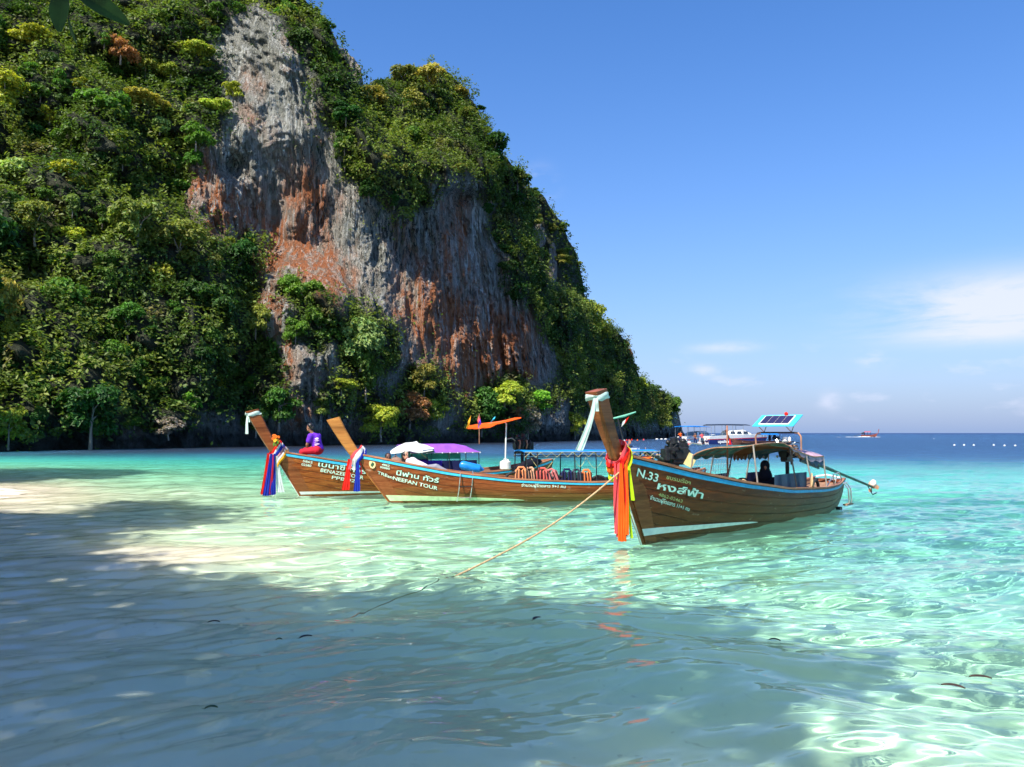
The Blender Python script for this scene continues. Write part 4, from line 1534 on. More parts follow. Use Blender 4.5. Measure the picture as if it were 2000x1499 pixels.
garland(H2, 'red, white and blue ribbons knotted on the prow of the middle boat', [
    (m_coral, .06, .19, .13, .06), (m_whitec, 0, .21, .15, .10), (m_whitec, -.05, .22, .16, .12), (m_bluec, -.11, .24, .17, .14)],
    [(m_redc, (.16, .14, -.10, 1, 0), .78, .12, (.08, 0)), (m_coral, (.10, .16, -.06, 1, 0), .30, .05, (.05, 0)),
     (m_bluec, (-.06, .18, -.14, 1, 0), .78, .105, (.02, 0)), (m_whitec, (.02, .16, -.08, 1, 0), .30, .05, (.02, 0)), (m_crimson, (-.13, .14, -.2, 1, 0), .28, .03, (-.02, 0))])


def top_scarf(h, topx, topz, label, ln, sway, w=.09, knot=(.17, .09), ax=(.45, 0, .9)):
    root = empty('prow_scarf', (h.F.x, h.F.y, 0), h.rz, label, 'scarf')
    b = MB(); wrap(b, Vector((topx - .035, 0, topz - .10)), ax, .185, .130, .024, tilt=-.07, sq=.42)
    b.build('wrap', m_mint, root)
    rb = ribbon_strip(Vector((topx + knot[0], knot[1], topz - .13)), ln, w, Vector((-.65, .75, 0)), 9, sway=sway, flare=1.2, nfold=1.6)
    rb.build('ribbon', m_mint, root)
    rb = ribbon_strip(Vector((topx + knot[0] - .03, knot[1] + .02, topz - .13)), .20, .07, Vector((-.65, .75, 0)), 10, flare=1.0, nfold=1.2)
    rb.build('ribbon', m_mint, root)


top_scarf(H3, 1.32, 2.46, 'long pale mint scarf streaming from the top of the right boat prow', .80, (-.24, .02), .10)
top_scarf(H1, 1.40, 2.42, 'short white scarf hanging from the top of the leftmost boat prow', .52, (-.02, 0), .08, (.13, .05))

# ------------------------------------------------------------------ fittings of the right boat
h = H3


def arch_canopy(h, root, s0, s1, half, edge0, edge1, crown0, crown1, mat, name='canopy', n=16, sag=.03, thick=.006, val=0.0, seed=1):
    r = random.Random(seed)
    rows = []
    for i in range(n + 1):
        s = s0 + (s1 - s0) * i / n
        t = i / n
        e = edge0 + (edge1 - edge0) * t; c = crown0 + (crown1 - crown0) * t
        row = []
        for j in range(-8, 9):
            u = j / 8
            z = e + (c - e) * math.cos(u * math.pi / 2) ** .8 - sag * abs(math.sin(math.pi * 4 * t)) * (.3 + .7 * abs(u)) + r.uniform(-.006, .006)
            row.append(Vector((-s * h.L, u * half, z)))
        if val:
            k = val * (1 + .15 * math.sin(i * 2.3))
            row = [row[0] + Vector((0, -.01, -k))] + row + [row[-1] + Vector((0, .01, -k))]
        rows.append(row)
    b = MB(); b.sheet(rows, thick)
    return b.build(name, mat, root)


def roof_z(s, u):
    """awning height: the near edge is hitched up forward and drops towards the stern"""
    t = (s - .345) / .43
    crown = 1.535 + .02 * math.sin(min(t, .5) * 6.28) - .15 * max(0, t - .5) * 1.6
    port = 1.585 + .03 * math.sin(min(t, .5) * 6.28) - .30 * max(0, min(1, (t - .42) / .40)) ** .8
    star = 1.36 - .05 * max(0, t - .4)
    e = port if u > 0 else star
    return e + (crown - e) * math.cos(abs(u) * math.pi / 2) ** .8


def roof_piece(root, s0, s1, mat, name, dz=0.0, val=(0, 0), n=14, seed=1):
    r = random.Random(seed)
    rows = []
    for i in range(n + 1):
        s = s0 + (s1 - s0) * i / n
        row = [Vector((-s * H3.L, j / 8 * .64, roof_z(s, j / 8) + dz - .02 * abs(math.sin(i * 1.1)) * abs(j / 8) + r.uniform(-.005, .005))) for j in range(-8, 9)]
        k = 1 + .3 * math.sin(i * 1.7)
        if val[0]: row = [row[0] + Vector((0, -.01, -val[0] * k))] + row
        if val[1]: row = row + [row[-1] + Vector((0, .01, -val[1] * k * min(1, .3 + i / n * 1.4)))]
        rows.append(row)
    b = MB(); b.sheet(rows, .006)
    return b.build(name, mat, root)


roof_piece(B3, .345, .56, m_oldteal, 'canopy', 0, (.07, 0))
roof_piece(B3, .555, .775, m_canvas, 'canopy', .004, (.10, .10), seed=3)
roof_piece(B3, .56, .64, m_brownc, 'canopy_lining', -.02, (.10, .10), seed=5)
roof_piece(B3, .645, .774, m_greytarp, 'canopy_flap', -.012, (.10, .17), seed=6)
for s in (.345, .40, .45, .50, .55, .60, .66, .72, .775):
    b = MB(); b.tube([Vector((-s * h.L, .64 * u, roof_z(s, u) - .018)) for u in np.linspace(-1, 1, 17)], .011, 6)
    b.build('canopy_rib', m_rust, B3)
for side in (1, -1):
    b = MB(); b.tube([Vector((-s * h.L, side * .64, roof_z(s, side * .999) - .012)) for s in np.linspace(.345, .775, 14)], .014, 6)
    b.build('canopy_rail', m_rust, B3)
for s in (.345, .45, .55, .655, .775):
    for side in (1, -1):
        if side == 1 and s == .45: continue
        post(B3, Vector((-s * h.L, side * (h.y(s, h.g(s)) - .05), h.g(s))), Vector((-s * h.L, side * .635, roof_z(s, side * .99) - .01)), .017, m_steel if s != .55 else m_black)
# hanging net and side cloths
b = MB()
for k in range(15):
    s = .36 + .19 * k / 14
    b.tube([Vector((-s * h.L, -.64, 1.33)), Vector((-s * h.L, -.70, .82))], .0035, 4)
for k in range(4):
    z = .9 + .12 * k
    b.tube([Vector((-.36 * h.L, -.68, z)), Vector((-.55 * h.L, -.68, z))], .003, 4)
b.build('hanging_net', m_rope_w, B3)


def side_cloth(root, h, s0, s1, z0, z1, side, mat, name, seed=0, yoff=-.04, fold=.02):
    r = random.Random(seed)
    rows = []
    for i in range(9):
        t = i / 8
        row = []
        for j in range(21):
            u = j / 20
            s = s0 + (s1 - s0) * u
            zb = (h.g(s) + z0) if z0 < .3 else z0
            z = zb + (z1 - zb) * t
            y = side * (min(h.y(s, h.g(s)), .80) + yoff + fold * math.sin(u * 23 + r.random() * .4) * (1 - .5 * t))
            row.append(Vector((-s * h.L, y, z)))
        rows.append(row)
    b = MB(); b.sheet(rows, .005)
    return b.build(name, mat, root)


side_cloth(B3, h, .36, .55, .0, .93, -1, m_navy, 'side_cloth', 1)
side_cloth(B3, h, .44, .64, .02, .97, 1, m_greytarp, 'side_cloth', 2, yoff=-.10)
side_cloth(B3, h, .66, .80, .02, .90, -1, m_navy, 'side_cloth', 3)
# wooden pole rising through the awning
b = MB(); b.tube([(-.43 * h.L, -.25, .5), (-.432 * h.L, -.25, 1.95)], [.022, .016], 7)
b.build('pole', m_rail, B3)
# stern guard of bent tube
b = MB()
b.tube([(-.80 * h.L, .62, h.g(.8)), (-.84 * h.L, .66, h.g(.84) + .28), (-.93 * h.L, .52, h.g(.93) + .26), (-1.0 * h.L, .38, h.g(1) + .02)], .012, 6)
b.tube([(-.84 * h.L, .66, h.g(.84) + .28), (-.86 * h.L, .60, h.g(.86))], .010, 6)
b.tube([(-.89 * h.L, .60, h.g(.89) + .27), (-.88 * h.L, .56, h.g(.88))], .010, 6)
b.tube([(-.81 * h.L, .62, h.g(.8) + .14), (-.95 * h.L, .50, h.g(.95) + .12)], .009, 6)
b.build('stern_guard', m_chrome, B3)
b = MB()
b.tube([(-1.0 * h.L, .36, h.g(1) + .04), (-1.01 * h.L, .0, h.g(1) + .10), (-1.0 * h.L, -.36, h.g(1) + .04)], .02, 8)
b.build('stern_rail', m_white, B3)
# bent pipe step at the stern
st = empty('boarding_ladder', h.world(Vector((-.97 * h.L, .5, 0))), h.rz, 'bent pipe boarding steps with a wooden tread hung at the stern of the right boat', 'ladder')
for dx in (0.0, .17):
    b = MB(); b.tube([(dx, -.10, .56), (dx - .06, .06, .60), (dx - .10, .14, .46), (dx - .12, .15, .14), (dx - .08, .05, .05)], .018, 8)
    b.build('side_rail', m_chrome, st)
b = MB(); b.box((-.02, .10, .09), (.46, .10, .035)); b.build('tread', m_deck, st, smooth=False)
b = MB(); b.box((.22, -.04, .0), (.16, .10, .07)); b.build('bracket', m_black, st, smooth=False)

# solar panel on its stand
ps = h.world(Vector((-.655 * h.L, .02, 1.47)))
sol = empty('solar_panel', ps, h.rz, 'small solar panel in a sky blue frame on a pipe stand above the right awning', 'solar panel')
sol.scale = (.95, .86, .96)
b = MB()
b.tube([(0, -.58, .0), (0, -.60, .26), (0, -.54, .335), (0, -.44, .35)], .022, 8)
b.tube([(0, .44, .35), (0, .54, .335), (0, .60, .26), (0, .60, -.05)], .022, 8)
b.build('stand', m_rust, sol)
b = MB(); b.tube([(0, -.45, .35), (0, .45, .35)], .020, 8); b.build('crossbar', m_black, sol)
tl = Matrix.Rotation(R(24), 3, 'Y')


def pan(u, v, w=0.0):
    return Vector((0.0, 0, .615)) + tl @ Vector((u, v, w))


for (sy) in (-.36, .36):
    b = MB()
    b.tube([(0, sy, .36), pan(.20, sy - .09, -.02)], .010, 6)
    b.tube([(0, sy, .36), pan(-.20, sy + .05, -.02)], .010, 6)
    b.build('strut', m_rust, sol)


def slab(u0, u1, v0, v1, w0, w1):
    b = MB()
    vs = [b.bm.verts.new(pan(u, v, w)) for w in (w0, w1) for u, v in ((u0, v0), (u1, v0), (u1, v1), (u0, v1))]
    for f in ((3, 2, 1, 0), (4, 5, 6, 7), (0, 1, 5, 4), (1, 2, 6, 5), (2, 3, 7, 6), (3, 0, 4, 7)): b.bm.faces.new([vs[i] for i in f])
    return b


slab(-.32, .32, -.54, .54, 0, .02).build('backing_board', m_blue, sol, smooth=False)
slab(-.23, .25, -.40, .40, .022, .040).build('panel_frame', m_white, sol, smooth=False)
m_cell = plain('dark_violet_solar_cell', (.035, .03, .09), .15, .3, var=.15)
for k in range(4):
    v0 = -.375 + k * .19
    slab(-.205, .225, v0, v0 + .178, .042, .048).build('cell', m_cell, sol, smooth=False)
b = MB(); q = pan(-.30, .12, .05); b.ell(q, (.04, .05, .045)); b.tube([q, q + Vector((0, 0, -.05))], .03, 8)
b.build('lamp', m_redc, sol)


def engine(name, label, loc, rz, scale=1.0, hue=0, group='engines mounted on pivots at the boat sterns', drop=.55):
    """an open truck engine on a pivot, with air filter, belts, pipes, tank and tiller"""
    e = empty(name, loc, rz, label, 'boat engine', group)
    e.scale = (scale,) * 3
    r = random.Random(hue + 3)
    b = MB(); b.box((0, 0, -.02), (.46, .24, .26)); b.box((.02, 0, .15), (.40, .15, .12)); b.box((-.27, 0, -.05), (.10, .30, .26)); b.box((.05, 0, -.18), (.34, .18, .10))
    b.build('engine_block', m_black, e, smooth=False, bevel=.014)
    for k in range(4):
        b = MB(); b.tube([(-.18 + .12 * k, .09, .12), (-.18 + .12 * k, .17, .13), (-.18 + .12 * k, .21, .02), (-.15 + .12 * k, .19, -.12)], .026, 8); b.build('exhaust_runner', m_rust if k % 2 else m_black, e)
    b = MB(); b.tube([(-.08, -.05, .20), (-.10, -.05, .33)], .085, 16); b.ell((.16, .02, .24), (.075, .075, .06)); b.build('air_filter', m_chrome if hue == 1 else m_black, e)
    b = MB(); b.tube([(.24, 0, -.04), (.275, 0, -.04)], .11, 16); b.tube([(.24, .03, .12), (.27, .03, .12)], .06, 12); b.build('pulley', m_black, e)
    b = MB()
    for k in range(9):
        p0 = Vector((r.uniform(-.22, .22), r.choice([-.14, .15]), r.uniform(-.12, .2)))
        p1 = p0 + Vector((r.uniform(-.16, .16), r.uniform(-.03, .05), r.uniform(-.12, .14)))
        b.tube([p0, (p0 + p1) / 2 + Vector((0, .06 * (1 if p0.y > 0 else -1), .05)), p1], .013, 6)
    b.build('hoses', m_chrome if hue == 1 else m_black, e)['kind'] = 'stuff'
    for k in range(14):
        c_ = (r.uniform(-.24, .24), r.choice([-.15, .15, .0]) + r.uniform(-.02, .02), r.uniform(-.16, .24))
        b = MB()
        if k % 3 == 0: b.box(c_, (r.uniform(.06, .13), .08, r.uniform(.05, .12)), rot=Matrix.Rotation(r.uniform(-.6, .6), 3, 'Y'))
        elif k % 3 == 1: b.tube([Vector(c_), Vector(c_) + Vector((r.uniform(-.06, .06), r.uniform(-.05, .05), r.uniform(.03, .10)))], r.uniform(.02, .045), 10)
        else: b.ell(c_, (r.uniform(.03, .055),) * 3, u=8, v=6)
        b.build('engine_fitting', (m_chrome if k % 3 else m_steel) if hue == 1 else (m_steel if k % 7 == 0 else m_black), e)
    b = MB(); b.tube([(-.30, 0, -.34), (-.24, 0, -.05)], .035, 8); b.tube([(0, 0, -.42), (0, 0, -.1)], .05, 8); b.box((0, 0, -.24), (.5, .12, .05))
    b.build('pivot_mount', m_black, e)
    b = MB(); b.tube([(.24, .05, .10), (.38, .05, .20), (.62, .05, .16)], .015, 8); b.build('tiller', m_steel, e)
    b = MB(); b.tube([(0, 0, -.40), (0, 0, -.40 - drop / scale)], .05, 8); b.build('engine_post', m_black, e)
    return e


e3 = h.world(Vector((-.80 * h.L, -.28, 1.38)))
engine('boat_engine', 'chrome and black engine behind the awning of the right boat', e3, h.rz, .95, 1)


def long_shaft(label, a, c, ball=True, group='long propeller shafts of the boats'):
    """propeller shaft from the engine down to the water"""
    a, c = Vector(a), Vector(c)
    o = empty('propeller_shaft', a, 0, label, 'propeller shaft', group)
    d = c - a
    b = MB(); b.tube([(0, 0, 0), d * .45], [.052, .045], 8); b.tube([d * .42, d * .97], [.040, .034], 8); b.build('shaft_tube', plain('green_grey_shaft_paint', (.05, .085, .07), .5, .2, var=.3, s=4), o)
    b = MB(); b.box(d * .18 + Vector((0, 0, -.06)), (d.length * .20, .05, .10), rot=d.to_track_quat('X', 'Z').to_matrix()); b.build('splash_guard', m_black, o, smooth=False)
    b = MB(); b.tube([d * .90 + Vector((0, 0, -.02)), d * .97 + Vector((0, 0, -.22)), d * 1.03 + Vector((0, 0, -.12))], .014, 6); b.build('skeg', m_black, o)
    b = MB()
    u = d.normalized(); s = u.cross(Vector((0, 0, 1))).normalized(); t = s.cross(u)
    b.tube([d * .96, d * .99], .04, 10)
    for k in range(3):
        an = k * 2.094
        rd = s * math.cos(an) + t * math.sin(an)
        tg = s * -math.sin(an) + t * math.cos(an)
        P_ = [d * .975 + rd * .03 - tg * .02, d * .975 + rd * .14 - tg * .07 + u * .02, d * .975 + rd * .18 + tg * .01, d * .975 + rd * .12 + tg * .07 - u * .02]
        b.sheet([[P_[0], P_[3]], [P_[1], P_[2]]], .008)
    b.build('propeller', m_rust, o)
    if ball:
        b = MB(); b.ell(d * .985 + Vector((.0, 0, .11)), (.085, .085, .11)); b.build('float', plain('pinkish_white_float', (.75, .62, .55), .5), o)
    return o


long_shaft('long green grey propeller shaft of the right boat reaching out over the water', e3 + Vector((.25, .35, -.08)), at(1708, 953, 23.0))

# rope bundle, coil and drum in the right boat
b = MB()
r_ = random.Random(4)
for k in range(4):
    pts = [Vector((-.30 * h.L - .07 * j, h.y(.35, .8) * .75 + .02 * k, h.g(.3 + .012 * j) + .03 + .02 * math.sin(j * .8 + k))) for j in range(14)]
    b.tube(pts, .011, 6)
o = b.build('rope', m_rope, None); o.location = (F3.x, F3.y, 0); o.rotation_euler = (0, 0, h.rz)
tag(o, 'tan rope lying along the edge of the right boat below its awning', 'rope')
b = MB()
for k in range(5):
    c = Vector((-.645 * h.L + .02 * k, h.y(.64, .7) - .05 + .01 * k, .80 - .03 * k))
    b.tube([c + Vector((.05 * math.cos(a), .015 * math.sin(2 * a), .14 * math.sin(a))) for a in [6.283 * q / 16 for q in range(16)]], .012, 6, closed=True)
o = b.build('rope', m_rope, None); o.location = (F3.x, F3.y, 0); o.rotation_euler = (0, 0, h.rz)
tag(o, 'coil of tan rope hung on an awning post beside the person in black', 'rope')
b = MB()
cc = Vector((-.70 * h.L, h.y(.70, .6) - .12, .62))
b.tube([cc + Vector((.17 * math.cos(a), .0, .15 * math.sin(a))) for a in [math.pi * q / 12 for q in range(13)]], .035, 10)
o = b.build('fender', m_tyre, None); o.location = (F3.x, F3.y, 0); o.rotation_euler = (0, 0, h.rz)
tag(o, 'half tyre fender on the edge of the right boat near its stern', 'fender')
# things piled in the bow of the right boat
b = MB()
for k in range(9):
    b.ell((-.31 * h.L - .11 * k, -.1 + .3 * r_.random(), h.g(.33) - .02 + .03 * r_.random()), (.09, .12, .06), u=10, v=6)
o = b.build('tackle_bags', m_black_c, None); o.location = (F3.x, F3.y, 0); o.rotation_euler = (0, 0, h.rz)
tag(o, 'dark bundled bags lying on the right boat between engine and awning', 'bags')

# ------------------------------------------------------------------ mooring rope of the right boat
P0 = h.world(Vector((h.xj + .02, .12, h.zj - .22)))
P1 = ground(875, 1133)
P2 = ground(672, 1212, -.05)
pts = []
for i in range(41):
    t = i / 40
    p = P0.lerp(P1, t)
    p.z += -.16 * math.sin(math.pi * t) * (1 - .2 * t)
    pts.append(p)
for i in range(1, 25):
    t = i / 24
    p = P1.lerp(P2, t)
    p.z = -.02 - .06 * math.sin(math.pi * t) + .012 * math.sin(t * 30) if t < .9 else -.04
    p.x += .05 * math.sin(t * 7)
    pts.append(p)
b = MB(); b.tube(pts, [.013] * 41 + [.0075] * 24, 8)
for i in range(0, 40, 6): b.ell(pts[i], (.019, .019, .019), u=8, v=6)
tag(b.build('mooring_rope', m_rope), 'long tan mooring rope running from the right prow down into the water', 'rope')
# thin line from the leftmost boat
q0 = H1.world(Vector((.52, .08, .72))); q1 = ground(530, 972, -.02)
b = MB(); b.tube([q0.lerp(q1, t) + Vector((0, 0, -.14 * math.sin(math.pi * t))) for t in np.linspace(0, 1, 20)], .009, 6)
tag(b.build('mooring_line', m_rope_w), 'thin pale line running from the leftmost prow into the water', 'rope')

# ------------------------------------------------------------------ fittings of the middle boat
h = H2


def loc2(px, py, Y):
    return H2.local(at(px, py, Y))


zr = 1.30
rows = []
s0, s1 = .40, .845
for i in range(15):
    s = s0 + (s1 - s0) * i / 14
    rows.append([Vector((-s * h.L, y_, zr + .05 * math.cos(y_ / .66 * 1.5) - .008 * abs(math.sin(i * 1.3)))) for y_ in np.linspace(-.66, .66, 9)])
b = MB(); b.sheet(rows, .012); b.build('flat_roof', m_tarpblue, B2)
for side in (1, -1):
    b = MB(); b.tube([(-s0 * h.L, side * .66, zr - .13), (-s1 * h.L, side * .66, zr - .13)], .014, 6); b.build('roof_rail', m_black, B2)
    b = MB(); b.tube([(-s0 * h.L, side * .665, zr), (-s1 * h.L, side * .665, zr)], .012, 6); b.build('roof_rail', m_steel, B2)
    b = MB()
    n = 26
    zz = [Vector((-(s0 + (s1 - s0) * k / n) * h.L, side * .672, zr - (.005 if k % 2 else .13))) for k in range(n + 1)]
    b.tube(zz, .0055, 5)
    b.build('lacing', m_rope_y, B2)
    for s in (.405, .44, .56, .63, .74, .84):
        post(B2, Vector((-s * h.L, side * (h.y(s, h.g(s)) - .05), h.g(s))), Vector((-s * h.L, side * .655, zr - .01)), .016, m_black)
for s in (.41, .52, .63, .74, .84):
    b = MB(); b.tube([(-s * h.L, -.66, zr - .02), (-s * h.L, .66, zr - .02)], .013, 6); b.build('roof_beam', m_black, B2)
# cords hanging under the roof
b = MB()
for (a_, c_, sg) in ((.42, .50, .34), (.56, .60, .25), (.60, .66, .30), (.72, .77, .28), (.77, .83, .34)):
    b.tube([Vector((-(a_ + (c_ - a_) * t) * h.L, .6, zr - .13 - sg * math.sin(math.pi * t) * 1.0)) for t in np.linspace(0, 1, 12)], .005, 5)
b.build('hanging_cords', m_rope_y, B2)
# solar panel lying on the roof
p = H2.world(Vector((-.752 * h.L, -.05, zr + .09)))
s2 = empty('solar_panel', p, H2.rz, 'flat grey blue solar panel lying on the blue roof of the middle boat', 'solar panel')
s2.rotation_euler = (R(-7), 0, H2.rz)
b = MB(); b.box((0, 0, 0), (.78, .46, .03)); b.build('panel_frame', m_white, s2, smooth=False)
for i in range(4):
    b = MB(); b.box((-.285 + .19 * i, 0, .018), (.175, .41, .006)); b.build('cell', m_cell, s2, smooth=False)
for sx in (-.3, .3):
    b = MB(); b.tube([(sx, .15, -.10), (sx, .15, -.01)], .012, 6); b.build('foot', m_steel, s2)
# boarding ladder on the side
sA, zA, dA = H2.locate(898, 930); sB, zB, dB = H2.locate(925, 932)
xa, xb = H2.x(sA, zA), H2.x(sB, zB)
lad = empty('boarding_ladder', H2.world(Vector(((xa + xb) / 2, H2.y(sA, zA), 0))), H2.rz, 'thin metal boarding ladder hooked over the side of the middle boat', 'ladder')
w2 = abs(xa - xb) / 2
for sx in (-w2, w2):
    b = MB(); b.tube([(sx, -.10, .74), (sx, -.02, .82), (sx, .06, .76), (sx + .04, .07, .35), (sx + .08, .02, .06)], .013, 7); b.build('side_rail', m_chrome, lad)
for z in (.16, .44):
    b = MB(); b.box((.03, .07, z), (2 * w2, .06, .02)); b.build('rung', m_black if z > .3 else m_steel, lad, smooth=False)
# tyres as fenders over the edge
for (px, rr_, lab) in ((1006, .26, 'black tyre fender arched on the edge of the middle boat at its left awning post'), (1093, .22, 'black tyre fender under the middle of the blue roof'), (1172, .24, 'black tyre fender right of the orange life jacket')):
    s, z, d = H2.locate(px, 938)
    x = H2.x(s, z)
    b = MB(); b.tube([Vector((x + rr_ * math.cos(a), H2.y(s, z) - .15, H2.g(s) - .07 + rr_ * .95 * math.sin(a))) for a in [6.283 * q / 24 for q in range(24)]], .034, 10, closed=True)
    o = b.build('tyre_fender', m_tyre); o.location = (F2.x, F2.y, 0); o.rotation_euler = (0, 0, H2.rz)
    tag(o, lab, 'tyre fender', 'tyre fenders along the edge of the middle boat')


def life_jacket(px, w, colour, label, tilt=0.0, z=.02):
    s, zz, d = H2.locate(px, 936)
    e = empty('life_jacket', H2.world(Vector((H2.x(s, zz), H2.y(s, zz) - .16, H2.g(s) + z - .10))), H2.rz, label, 'life jacket', 'life jackets stowed under the blue roof')
    e.rotation_euler = (0, tilt, H2.rz)
    for sx in (-1, 1):
        b = MB(); b.box((sx * w * .26, 0, .17), (w * .48, .10, .36)); o = b.build('foam_panel', colour, e, bevel=.035)
    for sx in (-.5, -.18, .18, .5):
        b = MB(); b.tube([(sx * w * .8, .056, .01), (sx * w * .8, .062, .2), (sx * w * .72, .054, .345)], .014, 6); b.build('strap', m_black_c, e)
    b = MB(); b.tube([(-.1, .0, .34), (-.06, -.02, .40), (.06, -.02, .40), (.1, .0, .34)], .03, 8); b.build('collar', colour, e)


life_jacket(1022, .34, cloth('faded_orange_vest', (.85, .32, .14)), 'faded orange life jacket beside the left tyre under the blue roof')
life_jacket(1040, .26, cloth('peach_vest', (.82, .45, .28)), 'peach coloured life jacket with a ladder of straps, second from the left', .1)
life_jacket(1064, .34, cloth('coral_red_vest', (.80, .16, .13)), 'coral red life jacket with dark stripes under the blue roof')
life_jacket(1088, .34, cloth('pink_red_vest', (.70, .20, .20)), 'pinkish life jacket slumped over the middle tyre', .35)
life_jacket(1112, .34, m_navy, 'dark navy life jacket right of the middle tyre')
life_jacket(1130, .32, cloth('slate_vest', (.07, .08, .12)), 'slate grey life jacket between the navy and orange ones')
life_jacket(1150, .30, cloth('orange_vest', (.88, .25, .08)), 'bright orange striped life jacket farthest right under the blue roof', .05)

# engine of the middle boat, reached past the right prow
e2 = at(1322, 884, 22.6)
engine('boat_engine', 'large black engine with a tan plate seen beyond the bow deck of the right boat', e2, H2.rz + math.pi, 1.30, 0)
b = MB(); b.box(e2 + Vector((.36, -.1, -.22)), (.26, .04, .36), rot=Matrix.Rotation(R(28), 3, 'Y')); tag(b.build('splash_board', m_rope_y), 'tan splash board leaning on the large black engine', 'board')
long_shaft('long dark shaft running left from the large black engine above the water', e2 + Vector((-.2, 0, -.28)), at(1224, 870, 22.2), False)
# stern frame with folded green parasol and flag on the middle boat
fr = empty('stern_mast', H2.world(Vector((-.86 * h.L, .1, .4))), H2.rz, 'black mast with a folded pale green sunshade behind the right prow', 'mast')
tp = H2.local(at(1208, 818, 21.5)) - Vector((-.86 * h.L, .1, .4))
b = MB(); b.tube([(tp.x - .25, tp.y, 0), (tp.x - .12, tp.y, tp.z * .7), (tp.x + .02, tp.y, tp.z)], .022, 7); b.build('mast_pole', m_black, fr)
g1_ = H2.local(at(1196, 818, 21.5)) - Vector((-.86 * h.L, .1, .4)); g2_ = H2.local(at(1242, 805, 21.5)) - Vector((-.86 * h.L, .1, .4))
b = MB(); b.tube([g1_, g1_.lerp(g2_, .5) + Vector((0, 0, -.02)), g2_], [.02, .035, .015], 7); b.build('folded_sunshade', cloth('pale_green_sunshade', (.20, .55, .40)), fr)


def flag(name, label, base, pts, mats, cat='flag', pole=None):
    """a small hanging flag: pts give its outline in the picture plane at the pole, folded with depth"""
    o = empty(name, base, 0, label, cat)
    if pole:
        b = MB(); b.tube([Vector(q) - base for q in pole], .013, 6); b.build('flag_pole', m_rust, o)
    nb = len(mats)
    for k, m in enumerate(mats):
        rows = []
        for i in range(7):
            t = i / 6
            a = Vector(pts[0]).lerp(Vector(pts[1]), t); c = Vector(pts[3]).lerp(Vector(pts[2]), t)
            row = []
            for j in range(4):
                u = (k + j / 3) / nb
                q = a.lerp(c, u) - base
                row.append(q + Vector((0, .03 * math.sin(6 * u + 3 * t), 0)))
            rows.append(row)
        b = MB(); b.sheet(rows, .004); b.build('flag_cloth', m, o)
    return o


Yf = 21.4
flag('flag', 'small red and white flag on the mast behind the right prow', at(1212, 830, Yf), [at(1229, 814, Yf), at(1224, 823, Yf), at(1214, 834, Yf), at(1216, 824, Yf)], [m_redc, m_whitec])

# ------------------------------------------------------------------ fittings of the leftmost boat
h = H1


def L1(px, py, Y):
    return H1.local(at(px, py, Y))


# lilac awning with sloping sides
s0, s1 = .375, .66
rows = []
for i in range(13):
    t = i / 12
    s = s0 + (s1 - s0) * t
    inset = .30 * (0 if 0 < i < 12 else 1)
    zc = 1.47 - (.0 if t < .8 else .20 * (t - .8) / .2)
    row = [Vector((-s * h.L, y_, z_)) for y_, z_ in ((-.68, 1.20), (-.66, 1.23), (-.45, zc - .03), (0, zc), (.45, zc - .03), (.66, 1.23), (.68, 1.20))]
    rows.append(row)
b = MB(); b.sheet(rows, .01); b.build('awning', m_lilac, B1)
for side in (1, -1):
    b = MB(); b.tube([(-s0 * h.L, side * .67, 1.21), (-s1 * h.L, side * .67, 1.21)], .013, 6); b.build('awning_rail', m_steel, B1)
    for s in (.38, .44, .53, .60, .655):
        post(B1, Vector((-s * h.L, side * (h.y(s, h.g(s)) - .05), h.g(s))), Vector((-s * h.L, side * .66, 1.22)), .014, m_black, 'awning_post')
    b = MB()
    for k in range(10):
        s = s0 + (s1 - s0) * k / 9
        b.ell((-s * h.L, side * .685, 1.205), (.022, .018, .022), u=6, v=5)
    b.build('tie_knots', m_whitec, B1)
side_cloth(B1, h, .36, .52, .0, 1.02, -1, m_violet, 'side_cloth', 11)
side_cloth(B1, h, .45, .65, .02, .98, 1, m_navy, 'side_cloth', 12, yoff=-.12)
side_cloth(B1, h, .385, .50, .0, .99, 1, m_violet, 'side_cloth', 14, yoff=-.06)
side_cloth(B1, h, .40, .655, .98, 1.20, -1, m_teal, 'mesh_screen', 13, yoff=-.1)
b = MB(); b.tube([Vector((-(.42 + .07 * t) * h.L, .60, 1.18 - .20 * math.sin(math.pi * .5 * t) * 1.2)) for t in np.linspace(0, 1, 10)], .01, 6); b.build('hanging_cord', m_rope_y, B1)
# white cloth thrown over the front of the awning
Yw = 23.4
ol = [(762, 884), (768, 877), (778, 871), (792, 865), (806, 864), (814, 862), (818, 866), (832, 869), (848, 877)]
lo = [(763, 886), (770, 886), (780, 885), (790, 883), (800, 881), (808, 883), (816, 884), (824, 884), (846, 880)]
rows = []
for (q, w) in zip(ol, lo):
    A_ = at(q[0], q[1], Yw - .35); B_ = at(w[0], w[1], Yw + .35)
    C_ = at(w[0], w[1], Yw - .60)
    top_ = at(q[0], q[1], Yw)
    rows.append([B_, top_.lerp(B_, .35) + Vector((0, 0, .05)), top_, top_.lerp(C_, .4) + Vector((0, 0, .03)), C_])
b = MB(); b.sheet(rows, .01)
tag(b.build('thrown_cloth', m_whitec), 'white cloth billowing over the front end of the lilac awning', 'cloth')
b = MB(); b.tube([at(826, 883, 22.9), at(848, 880, 22.9)], .05, 10); b.build('rolled_cloth', m_greytarp).name = 'rolled_cloth'
tag(bpy.data.objects['rolled_cloth'], 'short dark rolled cloth at the front corner of the lilac awning', 'roll')
